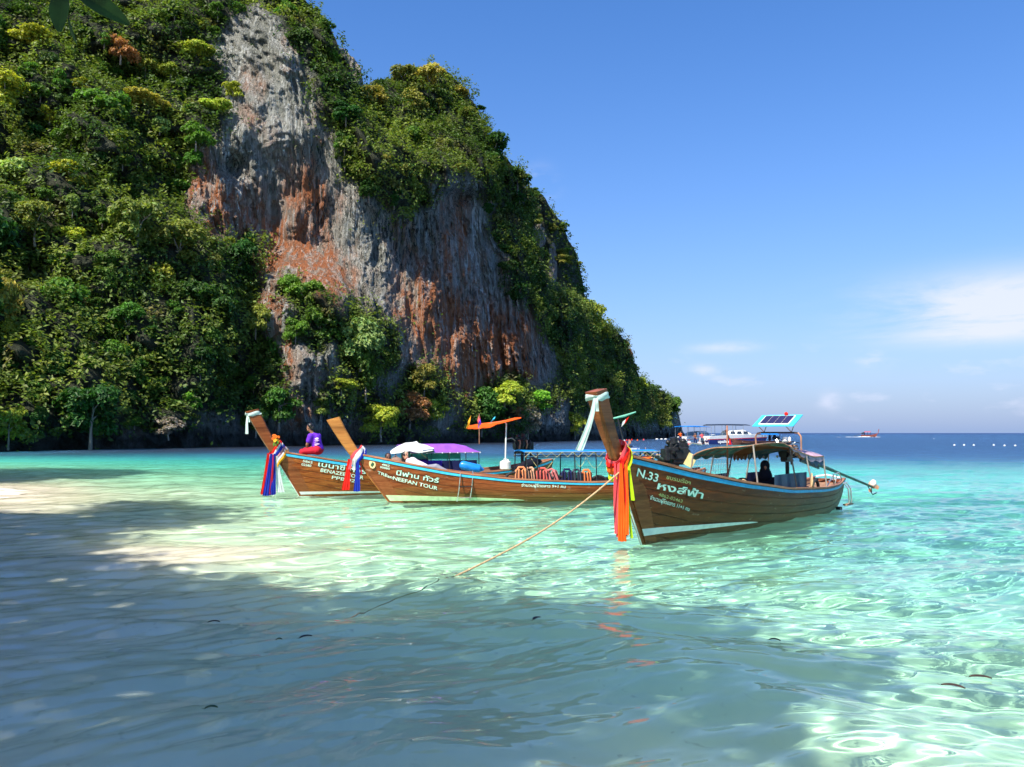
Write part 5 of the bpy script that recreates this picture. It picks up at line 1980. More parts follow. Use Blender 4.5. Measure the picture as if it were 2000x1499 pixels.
# blue bolster, white can
b = MB()
A_, B_ = at(899, 908, 23.2), at(940, 917, 23.3)
b.tube([A_ + (A_ - B_) * .04, A_, A_.lerp(B_, .1), A_.lerp(B_, .9), B_, B_ + (B_ - A_) * .12], [.02, .09, .13, .125, .07, .03], 14)
tag(b.build('boat_fender', plain('blue_vinyl_fender', (.01, .20, .62), .3)), 'blue sausage shaped fender lying on the edge of the leftmost boat', 'fender')
cn = empty('water_can', at(987, 917, 24.3), 0, 'white plastic water can near the stern of the leftmost boat', 'can')
b = MB(); b.tube([(0, 0, 0), (0, 0, .02), (0, 0, .22), (0, 0, .27)], [.15, .17, .17, .09], 14); b.build('can_body', plain('milky_plastic', (.80, .76, .70), .4, translucent=.2), cn)
b = MB(); b.tube([(-.05, 0, .26), (-.05, 0, .31), (.05, 0, .31), (.05, 0, .26)], .014, 6); b.build('handle', m_whitec, cn)
b = MB(); b.tube([(.08, 0, .25), (.08, 0, .30)], .03, 8); b.build('cap', m_white, cn)
# stern deck block (upturned black and blue stern)
b = MB()
b.tube([L1(1003, 918, 24.6), L1(1024, 911, 24.9), L1(1040, 904, 25.2), L1(1055, 901, 25.4)], [.10, .15, .17, .07], 10)
b.build('stern_cover', m_black_c, B1)
engine('boat_engine', 'dark greasy engine of the leftmost boat left of the blue roof', at(1020, 869, 25.3), H1.rz, 1.05, 5)
# orange sunshade on its pole
sh = empty('sunshade', at(987, 905, 24.6), 0, 'torn orange cloth sunshade on a white pole above the leftmost boat stern', 'sunshade')
b0 = at(987, 905, 24.6)
b = MB(); b.tube([Vector(), at(988, 860, 24.6) - b0, at(989, 828, 24.6) - b0, at(986, 825, 24.6) - b0], .022, 8); b.build('pole', m_white, sh)
up = [(915, 832), (930, 829), (945, 826.5), (960, 825), (975, 823), (990, 820), (1005, 816), (1018, 815.5)]
dn = [(913, 837.5), (930, 838), (945, 836.5), (957, 835), (972, 828.5), (988, 824.5), (1005, 820), (1018, 816.5)]
rows = [[at(u[0], u[1], 25.6) - b0, at((u[0] + w[0]) / 2, (u[1] + w[1]) / 2 + .5, 25.0) - b0, at(w[0], w[1], 24.3) - b0] for u, w in zip(up, dn)]
b = MB(); b.sheet(rows, .012); b.build('shade_cloth', m_orange, sh)
b = MB(); b.tube([at(920, 834, 25.4) - b0, at(1016, 817, 25.4) - b0], .015, 6); b.build('shade_pole', m_rust, sh)
Yg = 24.2
flag('flag', 'yellow flag hanging at the left end of the orange sunshade', at(915, 836, Yg), [at(920, 811, Yg), at(915, 822, Yg), at(910, 838, Yg), at(917, 832, Yg)], [m_yellow])
flag('flag', 'red and violet flag on a thin staff wrapped in cloth', at(936, 868, Yg), [at(936, 808, Yg), at(933, 820, Yg), at(934, 837, Yg), at(940, 828, Yg)], [m_coral, m_purple], pole=[at(936, 868, Yg), at(936, 845, Yg), at(936, 808, Yg)])
flag('flag', 'tiny light blue flag above the orange sunshade', at(960, 822, Yg), [at(968, 813, Yg), at(963, 818, Yg), at(958, 825, Yg), at(966, 819, Yg)], [m_blue])
# offering flowers behind the prow of the leftmost boat
fl = empty('flower_offering', at(538, 862, 21.9), 0, 'bunch of orange flowers with green leaves tied behind the leftmost prow', 'flowers')
rf = random.Random(2)
m_petal = cloth('orange_petals', (.95, .22, .03)); m_petal2 = cloth('yellow_petals', (.95, .55, .05)); m_fol = cloth('small_green_leaves', (.08, .25, .03))
for k in range(9):
    c = Vector((rf.uniform(-.07, .07), rf.uniform(-.05, .05), rf.uniform(.0, .20)))
    b = MB()
    for j in range(6):
        a = j * 1.047
        b.ell(c + Vector((.026 * math.cos(a), -.01, .026 * math.sin(a))), (.018, .012, .018), u=6, v=5)
    b.build('flower', m_petal if k % 3 else m_petal2, fl)
for k in range(6):
    b = MB(); b.ell((rf.uniform(-.05, .07), 0, rf.uniform(-.14, .0)), (.02, .008, .045), u=6, v=5); b.build('leaf', m_fol, fl)

# ------------------------------------------------------------------ people


def fuse(name, mat, parent, limbs, balls, voxel, smooth_it=3):
    """one continuous skin grown over tapered limbs and rounded masses"""
    b = MB()
    for pts, rs in limbs:
        pts = [Vector(p) for p in pts]
        b.tube(pts, rs, 10)
        for p, r in zip(pts, rs): b.ell(p, (r, r, r), u=10, v=8)
    for c, rad, *rot in balls: b.ell(c, rad, rot[0] if rot else None, u=14, v=10)
    bmesh.ops.recalc_face_normals(b.bm, faces=b.bm.faces[:])
    me = bpy.data.meshes.new(name); b.bm.to_mesh(me); b.bm.free()
    tmp = bpy.data.objects.new('tmp', me); COL.objects.link(tmp)
    md = tmp.modifiers.new('r', 'REMESH'); md.mode = 'VOXEL'; md.voxel_size = voxel; md.use_smooth_shade = True
    ms = tmp.modifiers.new('s', 'SMOOTH'); ms.iterations = smooth_it; ms.factor = .5
    dg = bpy.context.evaluated_depsgraph_get()
    out = bpy.data.meshes.new_from_object(tmp.evaluated_get(dg)); out.name = name
    bpy.data.objects.remove(tmp); bpy.data.meshes.remove(me)
    out.materials.clear()
    return link_mesh(name, out, mat, parent)


def hand(wrist, direction, palm_n, s=1.0):
    """palm, four unequal curled fingers and a thumb, as limbs"""
    d = Vector(direction).normalized(); n = Vector(palm_n).normalized(); a = d.cross(n).normalized()
    w = Vector(wrist)
    L = [([w, w + d * .045 * s, w + d * .085 * s], [.024 * s, .030 * s, .026 * s])]
    L.append(([w + d * .02 * s + a * .012 * s, w + d * .085 * s + a * .020 * s], [.018 * s, .018 * s]))
    L.append(([w + d * .02 * s - a * .012 * s, w + d * .085 * s - a * .022 * s], [.018 * s, .018 * s]))
    for k, ln in zip((-1.5, -.5, .5, 1.5), (.055, .070, .074, .066)):
        b0 = w + d * .088 * s + a * k * .0185 * s
        b1 = b0 + (d * .8 + n * .25) * ln * .5 * s
        b2 = b1 + (d * .5 + n * .7) * ln * .5 * s
        L.append(([b0, b1, b2], [.0092 * s, .0085 * s, .0070 * s]))
    t0 = w + d * .03 * s + a * .030 * s
    L.append(([t0, t0 + (d * .5 + a * .7) * .035 * s, t0 + (d * .9 + a * .5) * .065 * s], [.012 * s, .010 * s, .008 * s]))
    return L


def head_balls(c, f, up=Vector((0, 0, 1)), s=1.0):
    """skull, jaw, nose and ears; f is the way the face looks"""
    f = Vector(f).normalized(); u = Vector(up).normalized(); r = f.cross(u).normalized()
    c = Vector(c)
    Rm = Matrix((r, f, u)).transposed()
    return [(c + u * .02 * s, (.074 * s, .092 * s, .100 * s), Rm), (c + f * .028 * s - u * .055 * s, (.054 * s, .058 * s, .058 * s), Rm),
            (c + f * .095 * s - u * .012 * s, (.013 * s, .020 * s, .022 * s), Rm), (c + f * .085 * s - u * .055 * s, (.024 * s, .014 * s, .012 * s), Rm),
            (c + r * .076 * s - u * .005 * s, (.010 * s, .018 * s, .028 * s), Rm), (c - r * .076 * s - u * .005 * s, (.010 * s, .018 * s, .028 * s), Rm)]


def eyes(c, f, parent, s=1.0):
    f = Vector(f).normalized(); u = Vector((0, 0, 1)); r = f.cross(u).normalized()
    for k in (-1, 1):
        b = MB(); b.ell(Vector(c) + f * .083 * s + r * .030 * s * k + u * .012 * s, (.012 * s, .010 * s, .008 * s), u=8, v=6); b.build('eye', m_hair, parent)


def person(label, origin, J, face, skin=None, top=None, bottom=None, hair='short', voxel=.014, group=None, sleeve=.55, scale=1.0, hats=None, thick=1.0, longsl=False):
    """J: joints in metres from the origin: head, neck, chest, pelvis, (l/r) sho, elb, wri, hip, kne, ank"""
    skin = skin or m_skin
    e = empty('person', origin, 0, label, 'person', group)
    e.scale = (scale,) * 3
    V = {k: Vector(v) for k, v in J.items()}
    k_ = thick
    limbs = [([V['neck'] - (V['neck'] - V['chest']) * .2, V['neck'], V['head'] - Vector((0, 0, .04))], [.060 * k_, .052 * k_, .050 * k_]),
             ([V['pelvis'], V['pelvis'].lerp(V['chest'], .5), V['chest']], [.135 * k_, .118 * k_, .130 * k_])]
    balls = head_balls(V['head'], face)
    for a in 'lr':
        if a + 'sho' in V:
            limbs.append(([V['chest'] + (V[a + 'sho'] - V['chest']) * .3, V[a + 'sho']], [.09 * k_, .060 * k_]))
            limbs.append(([V[a + 'sho'], V[a + 'elb'], V[a + 'wri']], [.052 * k_, .040 * k_, .026 * k_]))
            dd_ = V[a + 'wri'] - V[a + 'elb']
            limbs += hand(V[a + 'wri'], dd_, Vector((0, 1, 0)).cross(dd_) if abs(dd_.normalized().y) < .9 else Vector((0, 0, -1)))
        if a + 'kne' in V:
            limbs.append(([V[a + 'hip'], V[a + 'kne'], V[a + 'kne'].lerp(V[a + 'ank'], .4), V[a + 'ank']], [.088 * k_, .058 * k_, .055 * k_, .036 * k_]))
            fd = Vector(face); fd.z = -.1
            limbs.append(([V[a + 'ank'] + Vector((0, 0, -.03)), V[a + 'ank'] + fd.normalized() * .17 + Vector((0, 0, -.05))], [.036 * k_, .026 * k_]))
    fuse('body', skin, e, limbs, balls, voxel)
    eyes(V['head'], face, e)
    if top:
        L = [([V['pelvis'] + (V['chest'] - V['pelvis']) * .05, V['pelvis'].lerp(V['chest'], .5), V['chest'], V['chest'].lerp(V['neck'], .55)], [.155 * k_, .142 * k_, .150 * k_, .085 * k_])]
        for a in 'lr':
            if a + 'sho' in V:
                L.append(([V['chest'] + (V[a + 'sho'] - V['chest']) * .2, V[a + 'sho']], [.11 * k_, .082 * k_]))
                if longsl: L.append(([V[a + 'sho'], V[a + 'elb'], V[a + 'elb'].lerp(V[a + 'wri'], .92)], [.080 * k_, .062 * k_, .048 * k_]))
                else: L.append(([V[a + 'sho'], V[a + 'sho'].lerp(V[a + 'elb'], sleeve)], [.080 * k_, .070 * k_]))
        fuse('shirt', top, e, L, [], voxel, 2)
    if bottom and 'lkne' in V:
        L = [([V['lhip'], V['pelvis'], V['rhip']], [.125 * k_, .150 * k_, .125 * k_])]
        for a in 'lr':
            L.append(([V[a + 'hip'], V[a + 'kne'], V[a + 'kne'].lerp(V[a + 'ank'], .75)], [.118 * k_, .085 * k_, .068 * k_]))
        fuse('trousers', bottom, e, L, [], voxel, 2)
    f = Vector(face).normalized()
    c = V['head']
    if hair:
        bl = [(c - f * .022 + Vector((0, 0, .045)), (.088, .094, .088)), (c - f * .055 - Vector((0, 0, .01)), (.074, .060, .085))]
        if hair == 'bun': bl.append((c - f * .10 + Vector((0, 0, -.01)), (.045, .045, .045)))
        if hair == 'long': bl += [(c - f * .070 - Vector((0, 0, .10)), (.070, .045, .11))]
        fuse('hair', m_hair, e, [], bl, voxel, 1)
    if hats: fuse('head_scarf', hats, e, [([c - Vector((0, 0, .20)) - f * .02, c - Vector((0, 0, .08))], [.15, .10])], [(c - f * .02 + Vector((0, 0, .02)), (.102, .112, .122)), (c - f * .06 - Vector((0, 0, .12)), (.12, .09, .13))], voxel, 2)
    return e


# woman in purple sitting on the bow of the leftmost boat, seen from behind, looking left
o1 = at(617, 885, 22.7)
w1 = person('woman in purple shirt and red trousers sitting on the leftmost bow', o1,
            dict(head=(-.185, .02, .72), neck=(-.12, .03, .56), chest=(-.03, .02, .40), pelvis=(.06, 0, .10),
                 lsho=(-.13, -.12, .47), lelb=(-.22, -.13, .23), lwri=(-.24, -.02, .06), rsho=(.02, .17, .47), relb=(-.10, .24, .25), rwri=(-.22, .12, .08),
                 lhip=(.05, -.09, .08), lkne=(-.36, -.10, .03), lank=(-.40, -.06, -.38), rhip=(.05, .09, .08), rkne=(-.34, .18, .06), rank=(-.40, .20, -.36)),
            (-.92, .32, -.10), plain('brown_skin', (.24, .105, .055), .5), m_purple, m_crimson, 'bun', .013, thick=1.08)
# pale print on the back of the shirt
b = MB()
m_print = plain('pale_pink_shirt_print', (.72, .52, .72), .7)
for (x, z, a, c, rt) in ((.055, .40, .060, .030, -.2), (.075, .36, .050, .012, .2), (.04, .335, .055, .010, .1), (.06, .27, .085, .010, .15), (.065, .24, .07, .012, -.1), (.03, .215, .05, .010, .2)):
    yb = -.152 if z > .3 else -.150
    b.ell((x, yb, z), (a, .020, c), rot=Matrix.Rotation(rt, 3, 'Y'), u=12, v=6)
pr = b.build('shirt_print', m_print, w1); pr['kind'] = 'stuff'

# two people lying back in the bow of the middle boat
o2 = at(758, 905, 21.1)
person('bare headed dark skinned person whose head shows over the middle bow', o2,
       dict(head=(0, 0, .14), neck=(0, .03, -.02), chest=(.02, .06, -.18), pelvis=(.15, .08, -.40), lsho=(-.18, .05, -.08), lelb=(-.24, .05, -.32), lwri=(-.1, -.05, -.42),
            rsho=(.2, .05, -.08), relb=(.26, .05, -.32), rwri=(.15, -.05, -.42)), (.3, -.9, .1), plain('dark_skin', (.13, .055, .035), .5), plain('brown_shirt', (.16, .05, .03), .8), None, 'short', .014)
o3 = at(792, 900, 20.9)
person('dark haired person in a white and pink shirt leaning back behind the middle bow rail', o3,
       dict(head=(0, 0, .12), neck=(.06, .02, .02), chest=(.18, .02, -.06), pelvis=(.42, .0, -.24), lsho=(.10, -.15, -.02), lelb=(.36, -.20, -.14), lwri=(.56, -.16, -.20),
            rsho=(.16, .17, .0), relb=(.40, .2, -.10), rwri=(.60, .12, -.18), lhip=(.42, -.08, -.24), lkne=(.80, -.10, -.16), lank=(1.10, -.1, -.32), rhip=(.42, .08, -.24), rkne=(.82, .1, -.18), rank=(1.12, .1, -.33)),
       (.55, -.5, .3), plain('light_skin', (.52, .28, .18), .5), cloth('white_pink_shirt', (.82, .70, .76)), cloth('grey_shorts', (.3, .3, .36)), 'long', .014, longsl=True)
b = MB(); q = at(774, 905, 21.0); b.ell(q, (.20, .15, .16)); b.ell(q + Vector((.12, 0, -.04)), (.14, .13, .13)); b.tube([q + Vector((-.1, -.02, .13)), q + Vector((-.02, -.02, .20)), q + Vector((.08, -.02, .12))], .012, 6)
tag(b.build('bag', plain('brown_grey_bag', (.20, .12, .09), .8)), 'brown grey bag standing in for a third person between the two in the middle bow', 'bag')  # bag shape stands in for a partly hidden third figure

# person in black in the right boat
o4 = H3.world(Vector((-.575 * H3.L, .02, .22)))
fdir = H3.head.copy()
lt = Vector((-fdir.y, fdir.x, 0))


def q4(f, l, z): return tuple(fdir * f + lt * l + Vector((0, 0, z)))


person('person in black clothes and head scarf sitting under the right awning', o4,
       dict(head=q4(.02, 0, .86), neck=q4(.0, 0, .68), chest=q4(-.03, 0, .48), pelvis=q4(-.10, 0, .12), lsho=q4(0, .17, .56), lelb=q4(.12, .24, .34), lwri=q4(.32, .18, .34),
            rsho=q4(0, -.17, .56), relb=q4(.12, -.24, .34), rwri=q4(.32, -.18, .34), lhip=q4(-.08, .10, .12), lkne=q4(.34, .20, .34), lank=q4(.46, .16, .06), rhip=q4(-.08, -.10, .12), rkne=q4(.36, -.16, .34), rank=q4(.48, -.12, .06)),
       q4(.75, .4, -.1), m_skin, m_black_c, m_black_c, None, .016, hats=m_black_c, longsl=True, thick=1.12)

# swimmers
SW = dict(head=(0, 0, .20), neck=(0, .02, .04), chest=(.02, .05, -.12), pelvis=(.1, .15, -.40), lsho=(-.18, .02, -.02), lelb=(-.34, -.1, -.02), lwri=(-.48, -.2, .02), rsho=(.18, .02, -.02), relb=(.32, -.1, .0), rwri=(.46, -.2, .03))
SW2 = dict(SW, lelb=(-.30, -.1, .12), lwri=(-.36, -.12, .34))
for (px, py, Y, f, m, lab, J) in (
        (1226, 884, 52, (.5, -.8, 0), m_orange, 'swimmer with an orange vest just right of the right prow', SW),
        (1272, 889, 50, (-.6, -.7, 0), m_navy, 'dark haired swimmer raising an arm behind the right boat bow', SW2),
        (1262, 894, 46, (.9, -.3, 0), m_orange, 'swimmer in an orange vest beside the coloured floats', SW)):
    person(lab, at(px, py, Y), J, f, plain('light_tan_skin', (.50, .24, .15), .5), m, None, 'short', .02)  # skin in one even light tan
for (px, py, Y, m, lab, a) in ((1250, 901, 44, m_yellow, 'yellow swimming float behind the right boat bow', 0), (1281, 899, 45, m_redc, 'red and white swimming float behind the right boat bow', 1)):
    b = MB(); q = at(px, py, Y); q.z = .05
    b.tube([q + Vector((.38 * math.cos(t), .30 * math.sin(t), .02)) for t in [6.283 * k / 18 for k in range(18)]], .10, 8, closed=True)
    tag(b.build('swim_ring', m), lab, 'swim ring')
cols = [m_redc, m_coral, m_redc, m_orange, m_coral]
for i, (px, py) in enumerate(((1224, 861), (1229, 861), (1234, 860), (1245, 861), (1257, 860))):
    q = ground(px, py, .0); q.y = min(q.y, 200); q = at(px, py, q.y)
    b = MB(); b.ell(q + Vector((0, 0, .15)), (.14, .14, .17), u=8, v=6); b.ell(q + Vector((0, 0, -.15)), (.34, .22, .26), u=8, v=6)
    tag(b.build('swimmer', cols[i]), 'tiny far swimmer in a red or orange vest off the foot of the cliff', 'swimmer', 'far swimmers off the foot of the cliff')

# ------------------------------------------------------------------ far boats


def far_longtail(label, bow, stern, hgt, prow_px, mat, sash=True, awn=None, group='far wooden boats', shaft_px=None):
    bow, stern = Vector(bow), Vector(stern)
    d = bow - stern; Lh = d.length; f = d.normalized()
    rz = math.atan2(f.y, f.x)
    e = empty('longtail_boat', stern, rz, label, 'boat', group)
    rows = []
    n = 18
    for side in (1, -1):
        rows = []
        for i in range(n + 1):
            s = i / n
            w = .85 * math.sin(math.pi * min(1, .22 + .78 * s)) ** .6
            g = hgt * (.62 + .9 * max(0, s - .6) ** 1.6 * 2.2 + .25 * max(0, .15 - s))
            rows.append([Vector((s * Lh * (1 - .04 * (1 - t)), side * max(.04, w) * (.35 + .65 * t ** .6), -.25 + (g + .25) * t)) for t in (0, .25, .5, .75, 1)])
        b = MB(); b.sheet(rows, .05); b.build('hull_side', mat, e)
    b = MB(); b.sheet([[Vector((s * Lh, y, hgt * .35)) for y in (-.6, .6)] for s in (.06, .4, .85)], .03); b.build('deck', m_deck, e)
    top = Vector((Lh + .4, 0, hgt * 1.15)); tp = Vector((Lh + prow_px[0], 0, prow_px[1]))
    b = MB(); b.tube([(Lh - .35, 0, hgt * .6), top, tp], [.12, .13, .16], 8); b.build('prow_post', mat, e)
    if sash:
        b = ribbon_strip(Vector((Lh + .35, .2, hgt * 1.05)), hgt * 1.0, .30, Vector((1, 0, 0)), 5); b.build('ribbon', m_redc, e)
    if awn:
        a0, a1, z0, m = awn
        b = MB(); b.sheet([[Vector((s * Lh, y, z0 + (.16 if y == 0 else 0))) for y in (-.7, 0, .7)] for s in (a0, (a0 + a1) / 2, a1)], .04); b.build('awning', m, e)
        for s in (a0, (a0 + a1) / 2, a1):
            for y in (-.68, .68):
                b = MB(); b.tube([(s * Lh, y, .4), (s * Lh, y, z0)], .035, 6); b.build('awning_post', m_black, e)
    b = MB(); b.box((.6, 0, hgt * 1.1), (.9, .5, .5)); b.ell((.9, .1, hgt * 1.1 + .3), (.25, .2, .2)); b.tube([(.5, 0, .3), (.5, 0, hgt * 1.1)], .06, 6); b.build('engine', m_black, e, bevel=0)
    b = MB(); b.tube([(.5, 0, hgt * 1.1), (-3.4, .4, .25)], .06, 6); b.build('shaft', m_black, e)
    b = MB(); b.ell((Lh * .22, .2, hgt * .62 + .45), (.2, .2, .45), u=8, v=6); b.ell((Lh * .22, .2, hgt * .62 + 1.0), (.13, .13, .15), u=8, v=6); b.build('boatman', m_black_c, e)
    return e


Yb = 118.0
far_longtail('far brown wooden boat with a red ribbon on its prow in front of the speedboat', at(1428, 866, Yb) * 1.0, at(1522, 869, Yb + 3), .9, (.9, 2.2), wood('far_brown_hull', (.12, .05, .035), (.20, .085, .06), .2), awn=(.05, .42, 1.55, m_tarpblue))


def speedboat(label, bow, stern, hull_m, stripe_m, top_m, hgt, group='far speedboats'):
    bow, stern = Vector(bow), Vector(stern)
    bow.z = stern.z = 0
    d = bow - stern; Lh = d.length; rz = math.atan2(d.y, d.x)
    e = empty('speedboat', stern, rz, label, 'speedboat', group)
    n = 20
    W = 1.35

    def ring(s, z0, z1, k):
        w = W * (1 - max(0, (s - .45) / .55) ** 2.2) + .03
        return [Vector((s * Lh + z * .5 * s ** 3, y * w * (.80 + .20 * (z - z0) / (hgt + .01)) * k, z)) for z, y in ((z0, -1), (z1, -1), (z1, 1), (z0, 1))]
    for nm, m, f0, f1, kk in (('lower_hull', hull_m, lambda s: -.2, lambda s: hgt * (.52 + .22 * s), 1.0), ('red_line', stripe_m, lambda s: hgt * (.52 + .22 * s), lambda s: hgt * (.60 + .24 * s), 1.02), ('topsides', m_white, lambda s: hgt * (.60 + .24 * s), lambda s: hgt * (.92 + .36 * s), 1.04)):
        b = MB(); rings = []
        for i in range(n + 1):
            s = i / n
            rings.append([b.bm.verts.new(p) for p in ring(s, f0(s), f1(s), kk)])
        for A, B in zip(rings[:-1], rings[1:]):
            for k in range(4): b.bm.faces.new((A[k], A[(k + 1) % 4], B[(k + 1) % 4], B[k]))
        b.bm.faces.new(rings[0][::-1]); b.bm.faces.new(rings[-1])
        b.build(nm, m, e)
    gl = plain('dark_tinted_glass', (.02, .03, .05), .1)
    z0 = hgt * 1.15
    b = MB(); b.sheet([[Vector((Lh * .74, y, z0)), Vector((Lh * .60, y * .8, z0 + .75))] for y in (-1.0, 0, 1.0)], .04); b.build('windscreen', gl, e)
    for side in (-1, 1):
        b = MB(); b.sheet([[Vector((Lh * .74, side * 1.0, z0)), Vector((Lh * .60, side * .8, z0 + .75))], [Vector((Lh * .30, side * 1.1, z0 - .1)), Vector((Lh * .34, side * .9, z0 + .6))]], .04); b.build('side_screen', m_white, e)
        for k in range(3):
            b = MB(); u0 = .36 + .11 * k
            b.sheet([[Vector((Lh * u0, side * 1.14, z0 + .12)), Vector((Lh * (u0 + .015), side * 1.02, z0 + .5))], [Vector((Lh * (u0 + .085), side * 1.12, z0 + .12)), Vector((Lh * (u0 + .075), side * 1.0, z0 + .5))]], .04); b.build('side_window', gl, e)
    zt = hgt + 1.75
    b = MB(); b.sheet([[Vector((Lh * s, y, zt + (.14 if y == 0 else 0) - .12 * (2 * abs(s - .38)) ** 2)) for y in (-1.15, 0, 1.15)] for s in (.02, .2, .38, .56, .70)], .07); b.build('bimini_top', top_m, e)
    for s in (.04, .22, .40, .58):
        for side in (-1, 1):
            b = MB(); b.tube([(Lh * s, side * 1.1, hgt), (Lh * s, side * 1.1, zt)], .035, 6); b.build('top_support', m_chrome, e)
    for k in (-.7, 0, .7):
        b = MB(); b.box((-.35, k, .75), (.5, .4, .6)); b.box((-.40, k, .2), (.25, .18, .9)); b.build('outboard_motor', m_whitec if k else m_black, e, bevel=.05)
    return e


Ys = 128.0
sb = speedboat('white speedboat with navy lower hull, red line and dark sunshade behind the brown wooden boat', at(1492, 858, Ys + 3), at(1378, 866, Ys), plain('navy_hull_paint', (.015, .03, .14), .3), plain('red_line_paint', (.55, .03, .02), .4), m_black, 1.35)
speedboat('smaller white speedboat with a red stern crowded with people, nearest the headland', at(1395, 860, Ys + 24), at(1328, 866, Ys + 10), m_white, plain('red_line_paint_two', (.55, .04, .03), .4), m_tarpblue, 1.2)
# hull name on the navy side of the big speedboat
cu = bpy.data.curves.new('hull_name', 'FONT'); cu.size = .75; cu.offset = .02
cu.body = 'upalica'
tmp = bpy.data.objects.new('tmp', cu); COL.objects.link(tmp)
me = bpy.data.meshes.new_from_object(tmp.evaluated_get(bpy.context.evaluated_depsgraph_get())); bpy.data.objects.remove(tmp)
for v in me.vertices:
    v.co = Vector((1.4 + v.co.x, -1.36 - .02, .22 + v.co.y * .9))
link_mesh('hull_name', me, m_white, sb)
ST = dict(head=(0, 0, 1.58), neck=(0, .0, 1.42), chest=(0, .0, 1.22), pelvis=(0, 0, .92), lsho=(-.19, 0, 1.34), lelb=(-.34, -.05, 1.12), lwri=(-.50, -.1, 1.22), rsho=(.19, 0, 1.34), relb=(.25, .05, 1.06), rwri=(.22, -.12, .86),
          lhip=(-.09, 0, .90), lkne=(-.16, -.08, .48), lank=(-.14, .05, .06), rhip=(.09, 0, .90), rkne=(.14, -.12, .50), rank=(.16, .08, .06))
SIT = dict(head=(0, 0, .80), neck=(0, 0, .62), chest=(0, .02, .44), pelvis=(0, .08, .12), lsho=(-.19, 0, .54), lelb=(-.24, -.12, .32), lwri=(-.14, -.30, .26), rsho=(.19, 0, .54), relb=(.24, -.12, .32), rwri=(.14, -.3, .26),
           lhip=(-.1, .06, .12), lkne=(-.16, -.36, .16), lank=(-.16, -.40, -.26), rhip=(.1, .06, .12), rkne=(.16, -.36, .16), rank=(.16, -.4, -.26))
sk = plain('far_light_tan_skin', (.55, .26, .16), .5)  # even light tan for the distant people
for (px, py, Y, J, m, m2, f, lab) in (
        (1329, 864, 126, ST, m_orange, m_navy, (1, -.2, 0), 'orange clad person standing on the stern of the smaller speedboat'),
        (1346, 870, 124, SIT, m_whitec, m_redc, (.2, -1, 0), 'person in white sitting between the two speedboats'),
        (1358, 868, 124, ST, m_brownc, m_navy, (-.6, -.6, 0), 'person in brown bending at the ladder between the speedboats'),
        (1371, 867, 124, ST, m_coral, m_greytarp, (.3, -.9, 0), 'person in pink standing at the stern of the navy hulled speedboat'),
        (1366, 871, 123, SIT, m_whitec, m_navy, (.4, -.9, 0), 'person in white sitting low at the stern of the navy hulled speedboat'),
        (1380, 868, 124, SIT, m_navy, m_whitec, (.1, -1, 0), 'person in navy at the corner of the navy hulled speedboat')):
    person(lab, at(px, py, Y), J, f, sk, m, m2, 'short', .035)

# lone boat on the horizon with its wake
Yh = 340.0
far_longtail('lone reddish boat under way far out on the horizon', Vector((at(1713, 853, Yh).x, Yh, 0)), Vector((at(1686, 853, Yh).x, Yh + 2, 0)), 1.5, (.8, 3.4), plain('red_brown_far_hull', (.25, .06, .04), .6), False, awn=(.2, .6, 2.2, m_redc), group=None)
b = MB(); r_ = random.Random(8)
for k in range(46):
    x = at(1688, 853, Yh).x - abs(r_.gauss(0, 4.5)) + (7.2 if k % 6 == 0 else 0)
    b.ell((x, Yh - 1 + r_.uniform(-.8, .8), .02), (r_.uniform(.4, 1.0), .5, r_.uniform(.08, .40) * (1 if x > at(1676, 853, Yh).x else .4)), u=8, v=5)
tag(b.build('wake_foam', m_whitec), 'white wake foam behind the lone far boat', 'foam', None, 'stuff')
# line of white buoys
for i, (px, py) in enumerate(((1824, 858), (1864, 871), (1883, 871), (1902, 871), (1941, 871), (1962, 872), (1983, 872))):
    q = ground(px, py)
    b = MB(); b.ell((q.x, q.y, .07), (.15, .14, .13), u=12, v=8); b.tube([(q.x, q.y, .16), (q.x, q.y, .24)], .03, 6)
    tag(b.build('buoy', m_whitec), ('single white buoy floating apart, farther out than the line' if i == 0 else 'white buoy in the floating line at the right side of the bay'), 'buoy', 'white buoys floating in the bay')
for i, (px, py) in enumerate(((1283, 858), (1292, 858), (1300, 859), (1218, 862))):
    q = ground(px, py); q.y = min(q.y, 215)
    q = at(px, py, q.y)
    b = MB(); b.ell((q.x, q.y, .1), (.4, .3, .24), u=10, v=6); tag(b.build('buoy', m_whitec), 'small white buoy near the seaward foot of the cliff', 'buoy', 'buoys near the foot of the cliff')

# ------------------------------------------------------------------ floating leaves
m_dead = plain('brown_dead_leaf', (.035, .018, .010), .6, var=.4, s=20)
m_dgreen = plain('dull_green_leaf', (.05, .09, .02), .5, var=.3, s=20)


def wave_z(x, y): return float(waves(np.array([x]), np.array([y]))[0])


